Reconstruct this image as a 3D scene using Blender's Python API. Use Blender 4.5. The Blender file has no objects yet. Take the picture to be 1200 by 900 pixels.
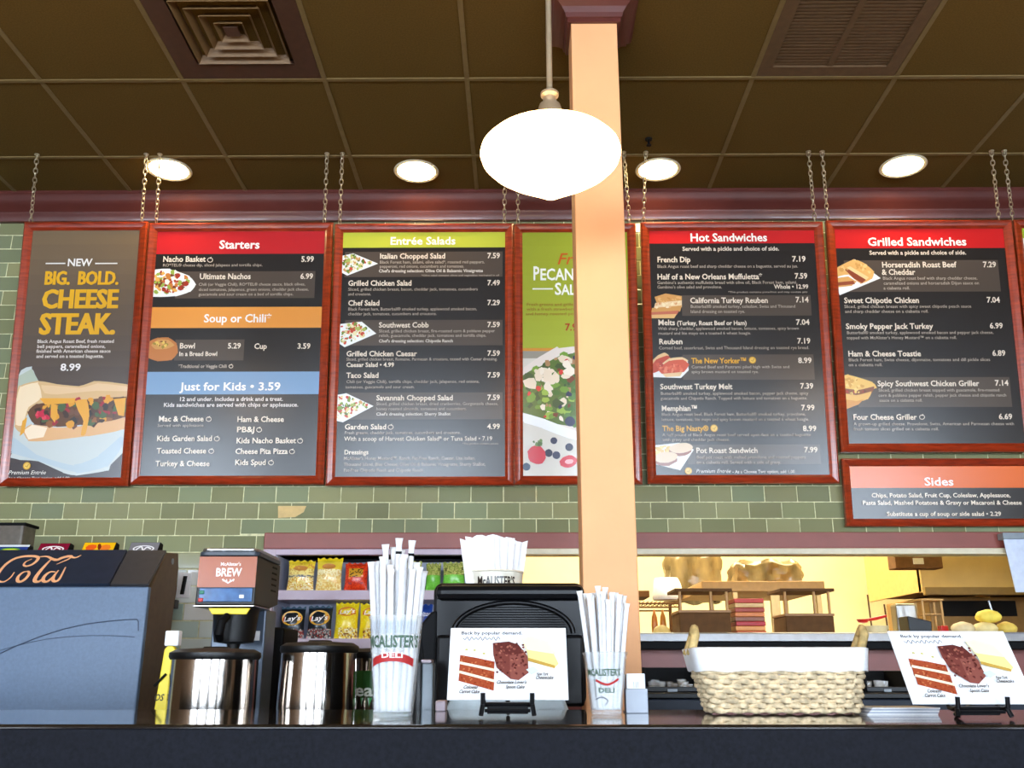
import bpy, bmesh, math, random
import numpy as np
from mathutils import Vector, Matrix, Euler

# ---------------------------------------------------------------- camera, world, lights, exposure
S = bpy.context.scene
CAMZ = 1.15
FOC = 1100.0
PITCH = math.atan(335 / FOC)
YAW = math.radians(0.42)
cam_d = bpy.data.cameras.new('camera'); cam_d.sensor_width = 36; cam_d.lens = 36 * FOC / 1200
cam_d.clip_start = .05; cam_d.clip_end = 60
cam = bpy.data.objects.new('camera', cam_d); S.collection.objects.link(cam)
cam.location = (0, 0, CAMZ)
cam.rotation_euler = (math.pi / 2 + PITCH, 0, YAW)
S.camera = cam
S.view_settings.view_transform = 'Standard'; S.view_settings.look = 'None'
S.view_settings.gamma = 1; S.view_settings.use_curve_mapping = False
S.view_settings.exposure = 0.15
w = bpy.data.worlds.new('world'); S.world = w; w.use_nodes = True
w.node_tree.nodes['Background'].inputs[0].default_value = (.62, .78, 1, 1)
w.node_tree.nodes['Background'].inputs[1].default_value = 14.0
S.cycles.max_bounces = 7; S.cycles.diffuse_bounces = 4; S.cycles.transparent_max_bounces = 24
S.cycles.sample_clamp_indirect = 6.0; S.cycles.blur_glossy = .5
S.cycles.use_denoising = True
PENDANT_W = 9.0
CAN_W = 60.0
KITCHEN_W = 26.0
WINX = [(-6.0, -3.8), (-2.7, -.5), (.6, 2.8), (3.8, 6.0)]   # the four front windows

def area(name, loc, rot, sx, sy, energy, col):
    d = bpy.data.lights.new(name, 'AREA'); d.shape = 'RECTANGLE'; d.size = sx; d.size_y = sy
    d.energy = energy; d.color = col
    o = bpy.data.objects.new(name, d); S.collection.objects.link(o); o.location = loc; o.rotation_euler = rot
    return o
# daylight entering through the front windows (behind the photographer)
for a_, b_ in WINX:
    area('daylight_window_light', ((a_ + b_) / 2, -5.2, 1.62), (math.pi / 2, 0, 0), b_ - a_, 1.75, 235, (.80, .90, 1.0))

# ---------------------------------------------------------------- pixel <-> world
RM = Euler((math.pi / 2 + PITCH, 0, YAW)).to_matrix()
CP = Vector((0, 0, CAMZ))
def ray(px, py):
    return RM @ Vector(((px - 600) / FOC, (450 - py) / FOC, -1))
def P(px, py, Y):
    d = ray(px, py); return CP + d * (Y / d.y)
def PZ(px, py, z):
    d = ray(px, py); return CP + d * ((z - CAMZ) / d.z)
RMI = RM.transposed()
def proj(p):
    q = RMI @ (Vector(p) - CP)
    return 600 + FOC * q.x / -q.z, 450 - FOC * q.y / -q.z
def zat(py, Y, px=600): return P(px, py, Y).z
def xat(px, Y, py=700): return P(px, py, Y).x

# ---------------------------------------------------------------- materials
def lin(c):
    return tuple(((v / 255) / 12.92 if v / 255 <= .04045 else ((v / 255 + .055) / 1.055) ** 2.4) for v in c)
MATS = {}
def mat(name, col, rough=.5, metal=0, spec=.5, coat=0, coat_rough=.05, noise=.06, scale=30, bump=0, bscale=200, emit=None, es=0, trans=0, ior=1.45, alpha=1, aniso=0, attr=False, stretch=None):
    if name in MATS: return MATS[name]
    m = bpy.data.materials.new(name); m.use_nodes = True; MATS[name] = m
    nt = m.node_tree; b = nt.nodes['Principled BSDF']
    c = lin(col)
    b.inputs['Roughness'].default_value = rough; b.inputs['Metallic'].default_value = metal
    b.inputs['Specular IOR Level'].default_value = spec; b.inputs['IOR'].default_value = ior
    b.inputs['Coat Weight'].default_value = coat; b.inputs['Coat Roughness'].default_value = coat_rough
    b.inputs['Transmission Weight'].default_value = trans; b.inputs['Alpha'].default_value = alpha
    b.inputs['Anisotropic'].default_value = aniso
    b.inputs['Base Color'].default_value = (*c, 1)
    tc = nt.nodes.new('ShaderNodeTexCoord')
    mp = nt.nodes.new('ShaderNodeMapping'); nt.links.new(tc.outputs['Object'], mp.inputs[0])
    if stretch: mp.inputs['Scale'].default_value = stretch
    if attr:
        a = nt.nodes.new('ShaderNodeAttribute'); a.attribute_name = 'Col'
        nt.links.new(a.outputs['Color'], b.inputs['Base Color'])
    elif noise:
        n = nt.nodes.new('ShaderNodeTexNoise'); n.inputs['Scale'].default_value = scale; n.inputs['Detail'].default_value = 4
        nt.links.new(mp.outputs[0], n.inputs['Vector'])
        r = nt.nodes.new('ShaderNodeMapRange'); r.inputs['From Min'].default_value = .25; r.inputs['From Max'].default_value = .75
        r.inputs['To Min'].default_value = 1 - noise * 2; r.inputs['To Max'].default_value = 1 + noise * 2
        nt.links.new(n.outputs[0], r.inputs['Value'])
        mx = nt.nodes.new('ShaderNodeVectorMath'); mx.operation = 'SCALE'; mx.inputs[0].default_value = c
        nt.links.new(r.outputs[0], mx.inputs['Scale']); nt.links.new(mx.outputs[0], b.inputs['Base Color'])
    if bump:
        n = nt.nodes.new('ShaderNodeTexNoise'); n.inputs['Scale'].default_value = bscale
        nt.links.new(mp.outputs[0], n.inputs['Vector'])
        bp = nt.nodes.new('ShaderNodeBump'); bp.inputs['Strength'].default_value = bump; bp.inputs['Distance'].default_value = .002
        nt.links.new(n.outputs[0], bp.inputs['Height']); nt.links.new(bp.outputs[0], b.inputs['Normal'])
    if emit:
        b.inputs['Emission Color'].default_value = (*lin(emit), 1); b.inputs['Emission Strength'].default_value = es
    return m

M_print = mat('print_gloss', (255, 255, 255), .24, attr=True, spec=.5)
M_printm = mat('print_matte', (255, 255, 255), .55, attr=True, spec=.4)
M_foil = mat('foil_bag', (255, 255, 255), .28, attr=True, spec=.7)
M_wood = mat('cherry_wood', (146, 50, 18), .30, spec=.5, coat=.35, coat_rough=.12, noise=.22, scale=14, stretch=(1, 1, 6))
M_wood_h = mat('cherry_wood_across', (138, 42, 15), .30, spec=.5, coat=.35, coat_rough=.12, noise=.22, scale=14, stretch=(1, 6, 6))
M_crown = mat('burgundy_paint', (86, 40, 34), .38, spec=.5, coat=.2, noise=.08, scale=6)
M_trim = mat('mauve_paint', (132, 66, 56), .42, noise=.05, scale=8)
M_trim_l = mat('mauve_laminate', (172, 152, 166), .35, noise=.05, scale=8)
M_black = mat('black_plastic', (9, 9, 12), .35, spec=.28, noise=.1)
M_blackm = mat('black_matte', (8, 8, 10), .6, spec=.15, noise=.1)
M_rubber = mat('black_rubber', (14, 13, 13), .45, noise=.1)
M_steel = mat('brushed_steel', (190, 182, 174), .13, metal=1, noise=.05, scale=60, stretch=(8, 8, .3))
M_steel2 = mat('satin_steel', (190, 192, 196), .28, metal=1, noise=.05)
M_chain = mat('zinc_chain', (208, 196, 170), .35, metal=.8, noise=.1)
M_white = mat('white_paper', (236, 236, 238), .6, noise=.03, scale=80)
M_cream = mat('cream_metal', (206, 196, 170), .4, noise=.04)
M_tile = mat('green_glaze', (255, 255, 255), .09, attr=True, spec=.55, bump=.05, bscale=14)
M_grout = mat('grout', (214, 210, 166), .85, noise=.12, scale=50, bump=.2)
M_ceil = mat('ceiling_tile', (98, 76, 36), .95, spec=.1, noise=.10, scale=160, bump=.4, bscale=260)
M_bar = mat('ceiling_bar', (118, 98, 60), .6, spec=.3, noise=.05)
M_vent = mat('vent_brown', (74, 46, 30), .6, noise=.06)
M_void = mat('duct_dark', (10, 8, 7), .9, noise=.05)
M_grille = mat('grille_brown', (92, 68, 42), .7, noise=.08)
M_peach = mat('peach_paint', (234, 172, 120), .6, noise=.025, scale=5, bump=.15, bscale=60)
M_counter = mat('black_granite', (30, 24, 20), .10, spec=.6, coat=.6, coat_rough=.04, noise=.5, scale=220)
M_cfront = mat('navy_laminate', (14, 15, 22), .5, spec=.08, noise=.25, scale=160)
M_floor = mat('floor_tile', (92, 66, 46), .4, noise=.15, scale=12)
M_wallp = mat('tan_wall', (112, 84, 56), .8, noise=.04, scale=10)
M_kwall = mat('kitchen_wall', (238, 224, 176), .5, noise=.03, scale=6)
M_hood = mat('yellowed_hood', (176, 150, 96), .45, metal=.3, noise=.06, scale=6)
M_brown = mat('brown_card', (120, 84, 50), .8, noise=.1)
M_dkbrown = mat('dark_brown', (92, 60, 28), .7, spec=.25, noise=.1)
M_blue = mat('blue_grey_plastic', (88, 108, 134), .42, noise=.05, scale=90)
M_greyp = mat('charcoal_plastic', (58, 56, 58), .4, noise=.06)
M_machside = mat('dark_machine_side', (98, 78, 56), .55, noise=.08)
M_navy = mat('navy_cabinet', (30, 38, 52), .4, spec=.25, noise=.08)
M_greymid = mat('mid_grey_metal', (128, 138, 146), .35, noise=.05)
M_alc = mat('alcove_grey', (178, 180, 200), .6, noise=.04)
M_wick = mat('wicker', (206, 184, 148), .7, noise=.25, scale=70)
M_yellow = mat('yellow_plastic', (232, 206, 20), .4, noise=.04)
M_red = mat('red_plastic', (196, 32, 28), .4, noise=.05)
M_wrap = mat('plastic_wrap', (128, 112, 80), .2, spec=.9, noise=.3, scale=12, alpha=.93, bump=1.0, bscale=16, stretch=(1, 1, .35))
M_glass = mat('clear_plastic', (240, 244, 246), .05, spec=.6, noise=0, alpha=.22)
M_pane = mat('window_glass', (235, 245, 250), .02, noise=0, alpha=.05)
M_opal = mat('opal_glass', (255, 246, 225), .3, noise=0, emit=(255, 206, 140), es=PENDANT_W)
M_can = mat('downlight_lens', (255, 246, 225), .3, noise=0, emit=(255, 222, 160), es=CAN_W)
M_ktube = mat('fluorescent_lens', (255, 250, 230), .3, noise=0, emit=(255, 236, 190), es=KITCHEN_W)
M_nickel = mat('brushed_nickel', (196, 176, 146), .35, metal=.55, noise=.05)
M_screen = mat('blue_display', (60, 100, 150), .15, noise=.2, scale=30)

# ---------------------------------------------------------------- geometry helpers
class MB:
    def __init__(s): s.v = []; s.f = []; s.c = []; s.col = None
    def add(s, vs, fs, col=None):
        n = len(s.v); s.v += [tuple(p) for p in vs]
        for f in fs:
            s.f.append(tuple(i + n for i in f)); s.c.append(col)
        return s
    def box(s, x0, x1, y0, y1, z0, z1, col=None):
        vs = [(x, y, z) for z in (z0, z1) for y in (y0, y1) for x in (x0, x1)]
        return s.add(vs, [(0, 2, 3, 1), (4, 5, 7, 6), (0, 1, 5, 4), (2, 6, 7, 3), (0, 4, 6, 2), (1, 3, 7, 5)], col)
    def prism(s, pts, axis, a, b, col=None):
        """closed 2D polygon extruded along an axis: x->(y,z), y->(x,z), z->(x,y)"""
        def mk(p, t):
            return {'x': (t, p[0], p[1]), 'y': (p[0], t, p[1]), 'z': (p[0], p[1], t)}[axis]
        n = len(pts)
        vs = [mk(p, a) for p in pts] + [mk(p, b) for p in pts]
        fs = [tuple(range(n)), tuple(range(2 * n - 1, n - 1, -1))] + [(i, i + n, (i + 1) % n + n, (i + 1) % n) for i in range(n)]
        return s.add(vs, fs, col)
    def lathe(s, prof, seg=32, cx=0, cy=0, cz=0, cap=True, col=None):
        vs = []; fs = []
        for r, z in prof:
            for i in range(seg):
                t = 2 * math.pi * i / seg; vs.append((cx + r * math.cos(t), cy + r * math.sin(t), cz + z))
        m = len(prof)
        for j in range(m - 1):
            for i in range(seg):
                k = (i + 1) % seg
                fs.append((j * seg + i, j * seg + k, (j + 1) * seg + k, (j + 1) * seg + i))
        if cap:
            fs.append(tuple(range(seg - 1, -1, -1))); fs.append(tuple((m - 1) * seg + i for i in range(seg)))
        return s.add(vs, fs, col)
    def tube(s, pts, r, seg=8, col=None, closed=False):
        pts = [Vector(p) for p in pts]; n = len(pts); vs = []; fs = []
        rs = r if isinstance(r, (list, tuple)) else [r] * n
        up = None
        for i, p in enumerate(pts):
            if closed: t = (pts[(i + 1) % n] - pts[i - 1]).normalized()
            else: t = (pts[min(i + 1, n - 1)] - pts[max(i - 1, 0)]).normalized()
            if up is None: up = Vector((0, 0, 1)) if abs(t.z) < .9 else Vector((0, 1, 0))
            a = t.cross(up).normalized(); b = a.cross(t).normalized(); up = b
            for k in range(seg):
                th = 2 * math.pi * k / seg; vs.append(p + (a * math.cos(th) + b * math.sin(th)) * rs[i])
        m = n if closed else n - 1
        for i in range(m):
            for k in range(seg):
                j = (i + 1) % n; l = (k + 1) % seg
                fs.append((i * seg + k, i * seg + l, j * seg + l, j * seg + k))
        if not closed: fs += [tuple(range(seg - 1, -1, -1)), tuple((n - 1) * seg + k for k in range(seg))]
        return s.add(vs, fs, col)
    def build(s, name, m, parent=None, smooth=False, bevel=0, loc=None, off=(0, 0, 0), col=None):
        me = bpy.data.meshes.new(name)
        vs = s.v if off == (0, 0, 0) else [(x - off[0], y - off[1], z - off[2]) for x, y, z in s.v]
        me.from_pydata(vs, [], s.f); 
        if any(c is not None for c in s.c):
            at = me.color_attributes.new('Col', 'FLOAT_COLOR', 'CORNER')
            arr = []
            for f, c in zip(s.f, s.c):
                c = c or (1, 1, 1)
                arr.extend(list(lin(c) + (1.0,)) * len(f))
            at.data.foreach_set('color', arr)
        bm = bmesh.new(); bm.from_mesh(me); bmesh.ops.recalc_face_normals(bm, faces=bm.faces) if not getattr(s, 'flat', False) else None
        bm.to_mesh(me); bm.free()
        me.materials.append(m)
        if smooth:
            me.polygons.foreach_set('use_smooth', [True] * len(me.polygons)); me.update()
            if smooth != 'all': me.set_sharp_from_angle(angle=math.radians(40))
        o = bpy.data.objects.new(name, me); S.collection.objects.link(o)
        if parent: o.parent = parent
        if loc: o.location = loc
        if bevel:
            b = o.modifiers.new('bevel', 'BEVEL'); b.width = bevel; b.segments = 2; b.limit_method = 'ANGLE'; b.angle_limit = math.radians(35)
        return o

def box(name, m, parent, x0, x1, y0, y1, z0, z1, bevel=.002, off=(0, 0, 0)):
    return MB().box(x0, x1, y0, y1, z0, z1).build(name, m, parent, bevel=bevel, off=off)
def thing(name, label, cat, loc=(0, 0, 0), rotz=0, group=None, rotx=0):
    o = bpy.data.objects.new(name, None); S.collection.objects.link(o); o.empty_display_size = .05
    o.location = loc; o.rotation_euler = (rotx, 0, rotz); o['label'] = label; o['category'] = cat
    if group: o['group'] = group
    return o
def tag(o, label, cat, group=None):
    o['label'] = label; o['category'] = cat
    if group: o['group'] = group
    return o
def structure(o): o['kind'] = 'structure'; return o
def stuff(o): o['kind'] = 'stuff'; return o

# ---------------------------------------------------------------- glyphs
GL = {}
def load_glyphs(chars, bold):
    obs = {}
    for c in chars:
        for key, body in ((c, c), (c + '|', '|' + c + '|')):
            cu = bpy.data.curves.new('glyph', 'FONT'); cu.body = body; cu.size = 1; cu.resolution_u = 2
            cu.offset = .022 if bold else .004
            ob = bpy.data.objects.new('glyph', cu); S.collection.objects.link(ob); obs[key] = ob
    bpy.context.view_layer.update(); dg = bpy.context.evaluated_depsgraph_get()
    res = {}
    for k, ob in obs.items():
        me = bpy.data.meshes.new_from_object(ob.evaluated_get(dg))
        vs = [(v.co.x, v.co.y) for v in me.vertices]; fs = [tuple(p.vertices) for p in me.polygons]
        res[k] = (vs, fs); bpy.data.meshes.remove(me)
    for ob in obs.values():
        cu = ob.data; bpy.data.objects.remove(ob); bpy.data.curves.remove(cu)
    return res
CH = "ABCDEFGHIJKLMNOPQRSTUVWXYZabcdefghijklmnopqrstuvwxyz0123456789.,'&*()%-:°•é™®/ "
for b_ in (False, True):
    r_ = load_glyphs(CH, b_)
    w0 = max(v[0] for v in r_[' |'][0])
    bar = None
    for c in CH:
        mx = max(v[0] for v in r_[c + '|'][0]); GL[(c, b_)] = [r_[c][0], r_[c][1], mx]
    # advance of c = width('|c|') - width('||'); width('||') from space glyph is not known, so measure it
    rr = load_glyphs('|', b_); w3 = max(v[0] for v in rr['||'][0]); w1 = max(v[0] for v in rr['|'][0])
    adv_bar = (w3 - w1) / 2
    for c in CH: GL[(c, b_)][2] -= (w1 + adv_bar)
CAP = max(v[1] for v in GL[('H', False)][0])

class PM(MB):
    """flat print: coloured polygons and letters on a plane, local x right, z up, facing -y"""
    def __init__(s, curve=None): super().__init__(); s.flat = True; s.layer = 0.0; s.curve = curve
    def poly(s, pts, col, step=4e-5):
        s.layer += step; 
        a = sum(pts[i][0] * pts[(i + 1) % len(pts)][1] - pts[(i + 1) % len(pts)][0] * pts[i][1] for i in range(len(pts)))
        if a < 0: pts = pts[::-1]
        s.add([(p[0], -s.layer, p[1]) for p in pts], [tuple(range(len(pts)))], col)
    def rect(s, x0, x1, z0, z1, col): s.poly([(x0, z0), (x1, z0), (x1, z1), (x0, z1)], col)
    def grad(s, x0, x1, z0, z1, c0, c1, n=16):
        for i in range(n):
            t = (i + .5) / n
            s.layer = s.layer; za = z0 + (z1 - z0) * i / n; zb = z0 + (z1 - z0) * (i + 1) / n
            c = tuple(c0[k] + (c1[k] - c0[k]) * t for k in range(3))
            s.add([(x0, -s.layer, za), (x1, -s.layer, za), (x1, -s.layer, zb), (x0, -s.layer, zb)], [(0, 1, 2, 3)], c)
    def blob(s, cx, cz, rx, rz, col, ang=0, n=9, irr=.18, rnd=random):
        pts = []
        for i in range(n):
            t = 2 * math.pi * i / n; k = 1 + rnd.uniform(-irr, irr)
            x = rx * k * math.cos(t); z = rz * k * math.sin(t)
            pts.append((cx + x * math.cos(ang) - z * math.sin(ang), cz + x * math.sin(ang) + z * math.cos(ang)))
        s.poly(pts, col)
    def text(s, t, x0, x1, z, cap, col, bold=False, slant=0, rise=0):
        g = [GL[(c, bold)] for c in t if (c, bold) in GL]
        tot = sum(q[2] for q in g)
        if tot <= 0: return
        sx = (x1 - x0) / tot; sz = cap / CAP; x = 0
        s.layer += 4e-5
        for q in g:
            vs = []
            for v in q[0]:
                fr = (x + v[0]) / tot
                vs.append((x0 + (x + v[0]) * sx + slant * v[1] * sz, -s.layer, z + v[1] * sz + rise * (fr - .5)))
            s.add(vs, q[1], col); x += q[2]
    def stroke(s, pts, w, col, smooth=True):
        if smooth and len(pts) > 2:
            q = []
            for i in range(len(pts) - 1):
                p0 = pts[max(i - 1, 0)]; p1 = pts[i]; p2 = pts[i + 1]; p3 = pts[min(i + 2, len(pts) - 1)]
                for k in range(5):
                    t = k / 5
                    q.append(tuple(.5 * (2 * p1[a] + (p2[a] - p0[a]) * t + (2 * p0[a] - 5 * p1[a] + 4 * p2[a] - p3[a]) * t * t + (3 * p1[a] - p0[a] - 3 * p2[a] + p3[a]) * t ** 3) for a in (0, 1)))
            q.append(pts[-1]); pts = q
        n = len(pts); L = []; R = []
        for i in range(n):
            a = pts[max(i - 1, 0)]; b = pts[min(i + 1, n - 1)]; dx, dz = b[0] - a[0], b[1] - a[1]; l = math.hypot(dx, dz) or 1
            ww = (w if not callable(w) else w(i / (n - 1))) / 2
            L.append((pts[i][0] - dz / l * ww, pts[i][1] + dx / l * ww)); R.append((pts[i][0] + dz / l * ww, pts[i][1] - dx / l * ww))
        s.layer += 4e-5
        vs = [(p[0], -s.layer, p[1]) for p in L + R]
        s.add(vs, [(i, i + n, i + 1 + n, i + 1) for i in range(n - 1)], col)
    def bend(s, R, yoff=0):
        """wrap the flat print on a cylinder of radius R about the local z axis (seen from -y)"""
        s.v = [((R - y) * math.sin(x / R), -(R - y) * math.cos(x / R), z) for x, y, z in s.v]
        return s

# ================================================================ ROOM SHELL
WY = 4.45                     # face of the tiled wall behind the counter
CZ = CAMZ + 2.38              # ceiling
XL, XR, YF = -6.6, 6.6, -5.0  # side walls, front wall
structure(MB().box(XL, XR, YF, 8.4, -.1, 0).build('floor', M_floor))
GX0, GY0, GXS, GYS = -.2146, 4.02, .600, .617
ceil = structure(MB().box(XL, XR, YF, WY, CZ + .02, CZ + .12).build('ceiling', M_ceil))
me_t = None
tile_boxes = []
VENTC = (-1.415 + .3, GY0 - 1.5 * GYS); GRC = (.985 + .3, GY0 - 1.5 * GYS)
cnt = 0
bars = MB(); far = MB()
k0, k1 = -11, 12
for i in range(k0, k1):
    for j in range(-1, 15):
        xa = GX0 + i * GXS; ya = GY0 - j * GYS - GYS
        yb = min(ya + GYS, WY); xb = xa + GXS
        if xa < XL or xb > XR or ya < YF: continue
        if abs(xa + .3 - VENTC[0]) < .2 and abs(ya + .3 - VENTC[1]) < .2: continue
        if abs(xa + .3 - GRC[0]) < .2 and abs(ya + .3 - GRC[1]) < .2: continue
        m = .009
        if j <= 3 and -7 <= i <= 7:
            if j >= 0 and me_t:
                o = bpy.data.objects.new('ceiling_tile', me_t); S.collection.objects.link(o)
            elif j >= 0:
                o = MB().box(m, GXS - m, m, GYS - m, 0, .018).build('ceiling_tile', M_ceil, bevel=0); me_t = o.data
            else:
                o = MB().box(m, GXS - m, m, yb - ya - m, 0, .018).build('ceiling_tile', M_ceil)
            o.parent = ceil; o.location = (xa, ya, CZ)
        else: far.box(xa + m, xb - m, ya + m, yb - m, CZ, CZ + .018)
stuff(far.build('ceiling_tile', M_ceil, ceil))
for i in range(k0, k1):
    x = GX0 + i * GXS
    if XL < x < XR:
        o = box('ceiling_bar', M_bar, ceil, x - .010, x + .010, YF, WY, CZ - .004, CZ + .02, 0)
for j in range(-1, 15):
    y = GY0 - j * GYS
    if YF < y < WY: box('ceiling_bar', M_bar, ceil, XL, XR, y - .009, y + .009, CZ - .005, CZ + .02, 0)

# side and front walls
structure(box('wall_left', M_wallp, None, XL - .1, XL, YF, 8.4, 0, CZ, 0))
structure(box('wall_right', M_wallp, None, XR, XR + .1, YF, 8.4, 0, CZ, 0))
wf = MB(); WZ0, WZ1 = .75, 2.50
wf.box(XL, XR, YF - .12, YF, 0, WZ0).box(XL, XR, YF - .12, YF, WZ1, CZ)
ed_ = [XL] + [v for p in WINX for v in p] + [XR]
for i in range(0, len(ed_), 2): wf.box(ed_[i], ed_[i + 1], YF - .12, YF, WZ0, WZ1)
structure(wf.build('wall_front', M_wallp))
for k, (a, b) in enumerate(WINX):
    pw = b - a
    f = MB(); t = .06
    f.box(a, a + t, YF - .1, YF + .02, WZ0, WZ1).box(a + pw - t, a + pw, YF - .1, YF + .02, WZ0, WZ1)
    f.box(a + t, a + pw - t, YF - .1, YF + .02, WZ0, WZ0 + t).box(a + t, a + pw - t, YF - .1, YF + .02, WZ1 - t, WZ1)
    wo = structure(f.build('window_%d' % (k + 1), M_cream, bevel=.003))
    box('pane', M_pane, wo, a + t, a + pw - t, YF - .05, YF - .045, WZ0 + t, WZ1 - t, 0)

# back wall with the pass-through opening
OX0 = xat(314, WY); OX1 = 3.3
Ztrim1 = zat(625, WY); Ztrim0 = zat(644, WY); Zopen1 = zat(651, WY); Zsill = zat(741, 4.2)
wb = MB()
TW = .0028
wb.box(XL, XR, WY + TW, WY + .06, Zopen1, CZ)
wb.box(XL, OX0, WY + TW, WY + .14, 0, Zopen1)
wb.box(OX1, XR, WY + TW, WY + .14, 0, Zopen1)
wall = structure(wb.build('wall_back', M_grout))
structure(box('wall_below_opening', M_trim, None, OX0, OX1, WY - .02, WY + .14, 0, Zsill - .04, 0))

# tiles: 6 x 3 inch, running bond
rng = random.Random(5)
TWX, TH, GR = .1508, .0733, .0050
STX, STZ = TWX + GR, TH + GR
joint = P(22, 570, WY)     # a vertical joint under the left board
zrow = zat(588, WY)        # a horizontal joint
def in_view(px, py):
    if not (-20 < px < 1215 and 255 < py < 850): return False
    if px < 32 and py < 575: return True
    if 738 < px < 762 and py < 575: return True
    if 566 <= py < 628: return True
    if 955 < px and 524 < py < 625: return True
    if 170 < px < 322 and py < 800: return True
    if px < 200 and py < 650: return True
    return False
base_cols = [(140, 138, 100), (132, 134, 98), (142, 140, 102), (132, 138, 106), (130, 130, 94)]
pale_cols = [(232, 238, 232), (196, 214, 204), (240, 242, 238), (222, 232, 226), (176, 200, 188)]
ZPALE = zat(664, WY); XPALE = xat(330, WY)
cands = []
r0 = int((.75 - zrow) / STZ) ; 
for r in range(r0, 40):
    z0 = zrow + r * STZ
    if z0 + TH > CZ - .06: break
    shift = 0 if r % 2 == 0 else STX / 2
    for c in range(-32, 34):
        x0 = joint.x + c * STX + shift + STX * .5 * (1 if r % 2 else 0) * 0
        x1 = x0 + TWX; z1 = z0 + TH
        if x1 < -4.3 or x0 > 4.3: continue
        zz0, zz1, xx0, xx1 = z0, z1, x0, x1
        if zz0 < Ztrim1 and xx1 > OX0 - .005:
            if zz1 > Ztrim1 + .01: zz0 = Ztrim1
            elif xx0 < OX0 - .02: xx1 = OX0 - .004
            else: continue
        px, py = proj(((xx0 + xx1) / 2, WY, (zz0 + zz1) / 2))
        cands.append((in_view(px, py), xx0, xx1, zz0, zz1))
vis = [c for c in cands if c[0]][:298]
rest = [c for c in cands if not c[0]] + [c for c in cands if c[0]][298:]
def tile_geo(mb, x0, x1, z0, z1, off=(0, 0, 0)):
    b = .003; y0 = WY; y1 = WY + TW + .001
    tx = rng.gauss(0, .0035); tz = rng.gauss(0, .0035)
    cx, cz = (x0 + x1) / 2, (z0 + z1) / 2
    def yy(x, z, y): return y + (x - cx) * tx + (z - cz) * tz
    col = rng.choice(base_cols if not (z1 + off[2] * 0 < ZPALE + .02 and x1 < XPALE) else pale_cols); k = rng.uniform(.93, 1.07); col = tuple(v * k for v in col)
    vs = [(x0, y1, z0), (x1, y1, z0), (x1, y1, z1), (x0, y1, z1)]
    vs += [(x0, yy(x0, z0, y0 + .0012), z0), (x1, yy(x1, z0, y0 + .0012), z0), (x1, yy(x1, z1, y0 + .0012), z1), (x0, yy(x0, z1, y0 + .0012), z1)]
    vs += [(x, yy(x, z, y0), z) for x, z in ((x0 + b, z0 + b), (x1 - b, z0 + b), (x1 - b, z1 - b), (x0 + b, z1 - b))]
    vs = [(a - off[0], b_ - off[1], c - off[2]) for a, b_, c in vs]
    fs = [(i, (i + 1) % 4, 4 + (i + 1) % 4, 4 + i) for i in range(4)] + [(4 + i, 4 + (i + 1) % 4, 8 + (i + 1) % 4, 8 + i) for i in range(4)] + [(8, 9, 10, 11)]
    mb.add(vs, fs, col)
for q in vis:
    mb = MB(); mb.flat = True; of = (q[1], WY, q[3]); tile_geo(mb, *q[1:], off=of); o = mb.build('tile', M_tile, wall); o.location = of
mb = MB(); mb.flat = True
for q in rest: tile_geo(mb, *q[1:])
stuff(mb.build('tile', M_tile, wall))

tp_ = [P(326, 593, WY), P(359, 593, WY), P(356, 600, WY), P(346, 606, WY), P(326, 607, WY)]  # lamp reflection on one tile, painted as a flat tan polygon
MB().prism([(p.x, p.z) for p in tp_], 'y', WY - .0025, WY + .001).build('painted_reflection', mat('reflection_tan', (206, 172, 104), .3), wall)
# crown moulding at the ceiling, header trim over the opening
zc0 = zat(258, WY - .02)
def mould(prof, x0, x1): return MB().prism(prof, 'x', x0, x1)
h = CZ - zc0
prof = [(WY, CZ), (WY - .10, CZ), (WY - .10, CZ - h * .10), (WY - .092, CZ - h * .16), (WY - .085, CZ - h * .30), (WY - .065, CZ - h * .48), (WY - .045, CZ - h * .60), (WY - .038, CZ - h * .66), (WY - .045, CZ - h * .70), (WY - .040, CZ - h * .78), (WY - .022, CZ - h * .95), (WY - .022, CZ - h), (WY, CZ - h)]
structure(mould(prof, XL, XR).build('trim_1', M_crown, smooth=True))
structure(box('trim_2', M_trim, None, OX0 - .03, OX1, WY - .035, WY + .01, Ztrim0, Ztrim1, .004))
structure(box('trim_3', M_cream, None, xat(560, WY), OX1, WY - .045, WY + .02, Zopen1, Ztrim0, .003))
structure(box('trim_5', M_trim_l, None, OX0 - .03, xat(560, WY), WY - .033, WY + .15, Zopen1, Ztrim0, .003))
structure(box('trim_4', M_trim_l, None, OX0 - .03, xat(322, WY), WY - .035, WY + .01, .9, Ztrim0, .003))

# stainless pass-through ledge
led = thing('serving_ledge', 'long stainless steel ledge along the bottom of the kitchen opening', 'ledge', (1.9, WY, Zsill - .04))
off = (1.9, WY, Zsill - .04)
xl0, xl1 = xat(692, 4.2), 3.2
MB().prism([(4.2, Zsill - .038), (4.205, Zsill - .004), (4.212, Zsill), (4.75, Zsill), (4.75, Zsill - .038)], 'x', xl0, xl1).build('shelf_top', M_steel2, led, off=off, bevel=.002)
box('shelf_underside', M_blackm, led, xl0, xl1, 4.24, 4.428, Zsill - .07, Zsill - .0385, .003, off)

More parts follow.
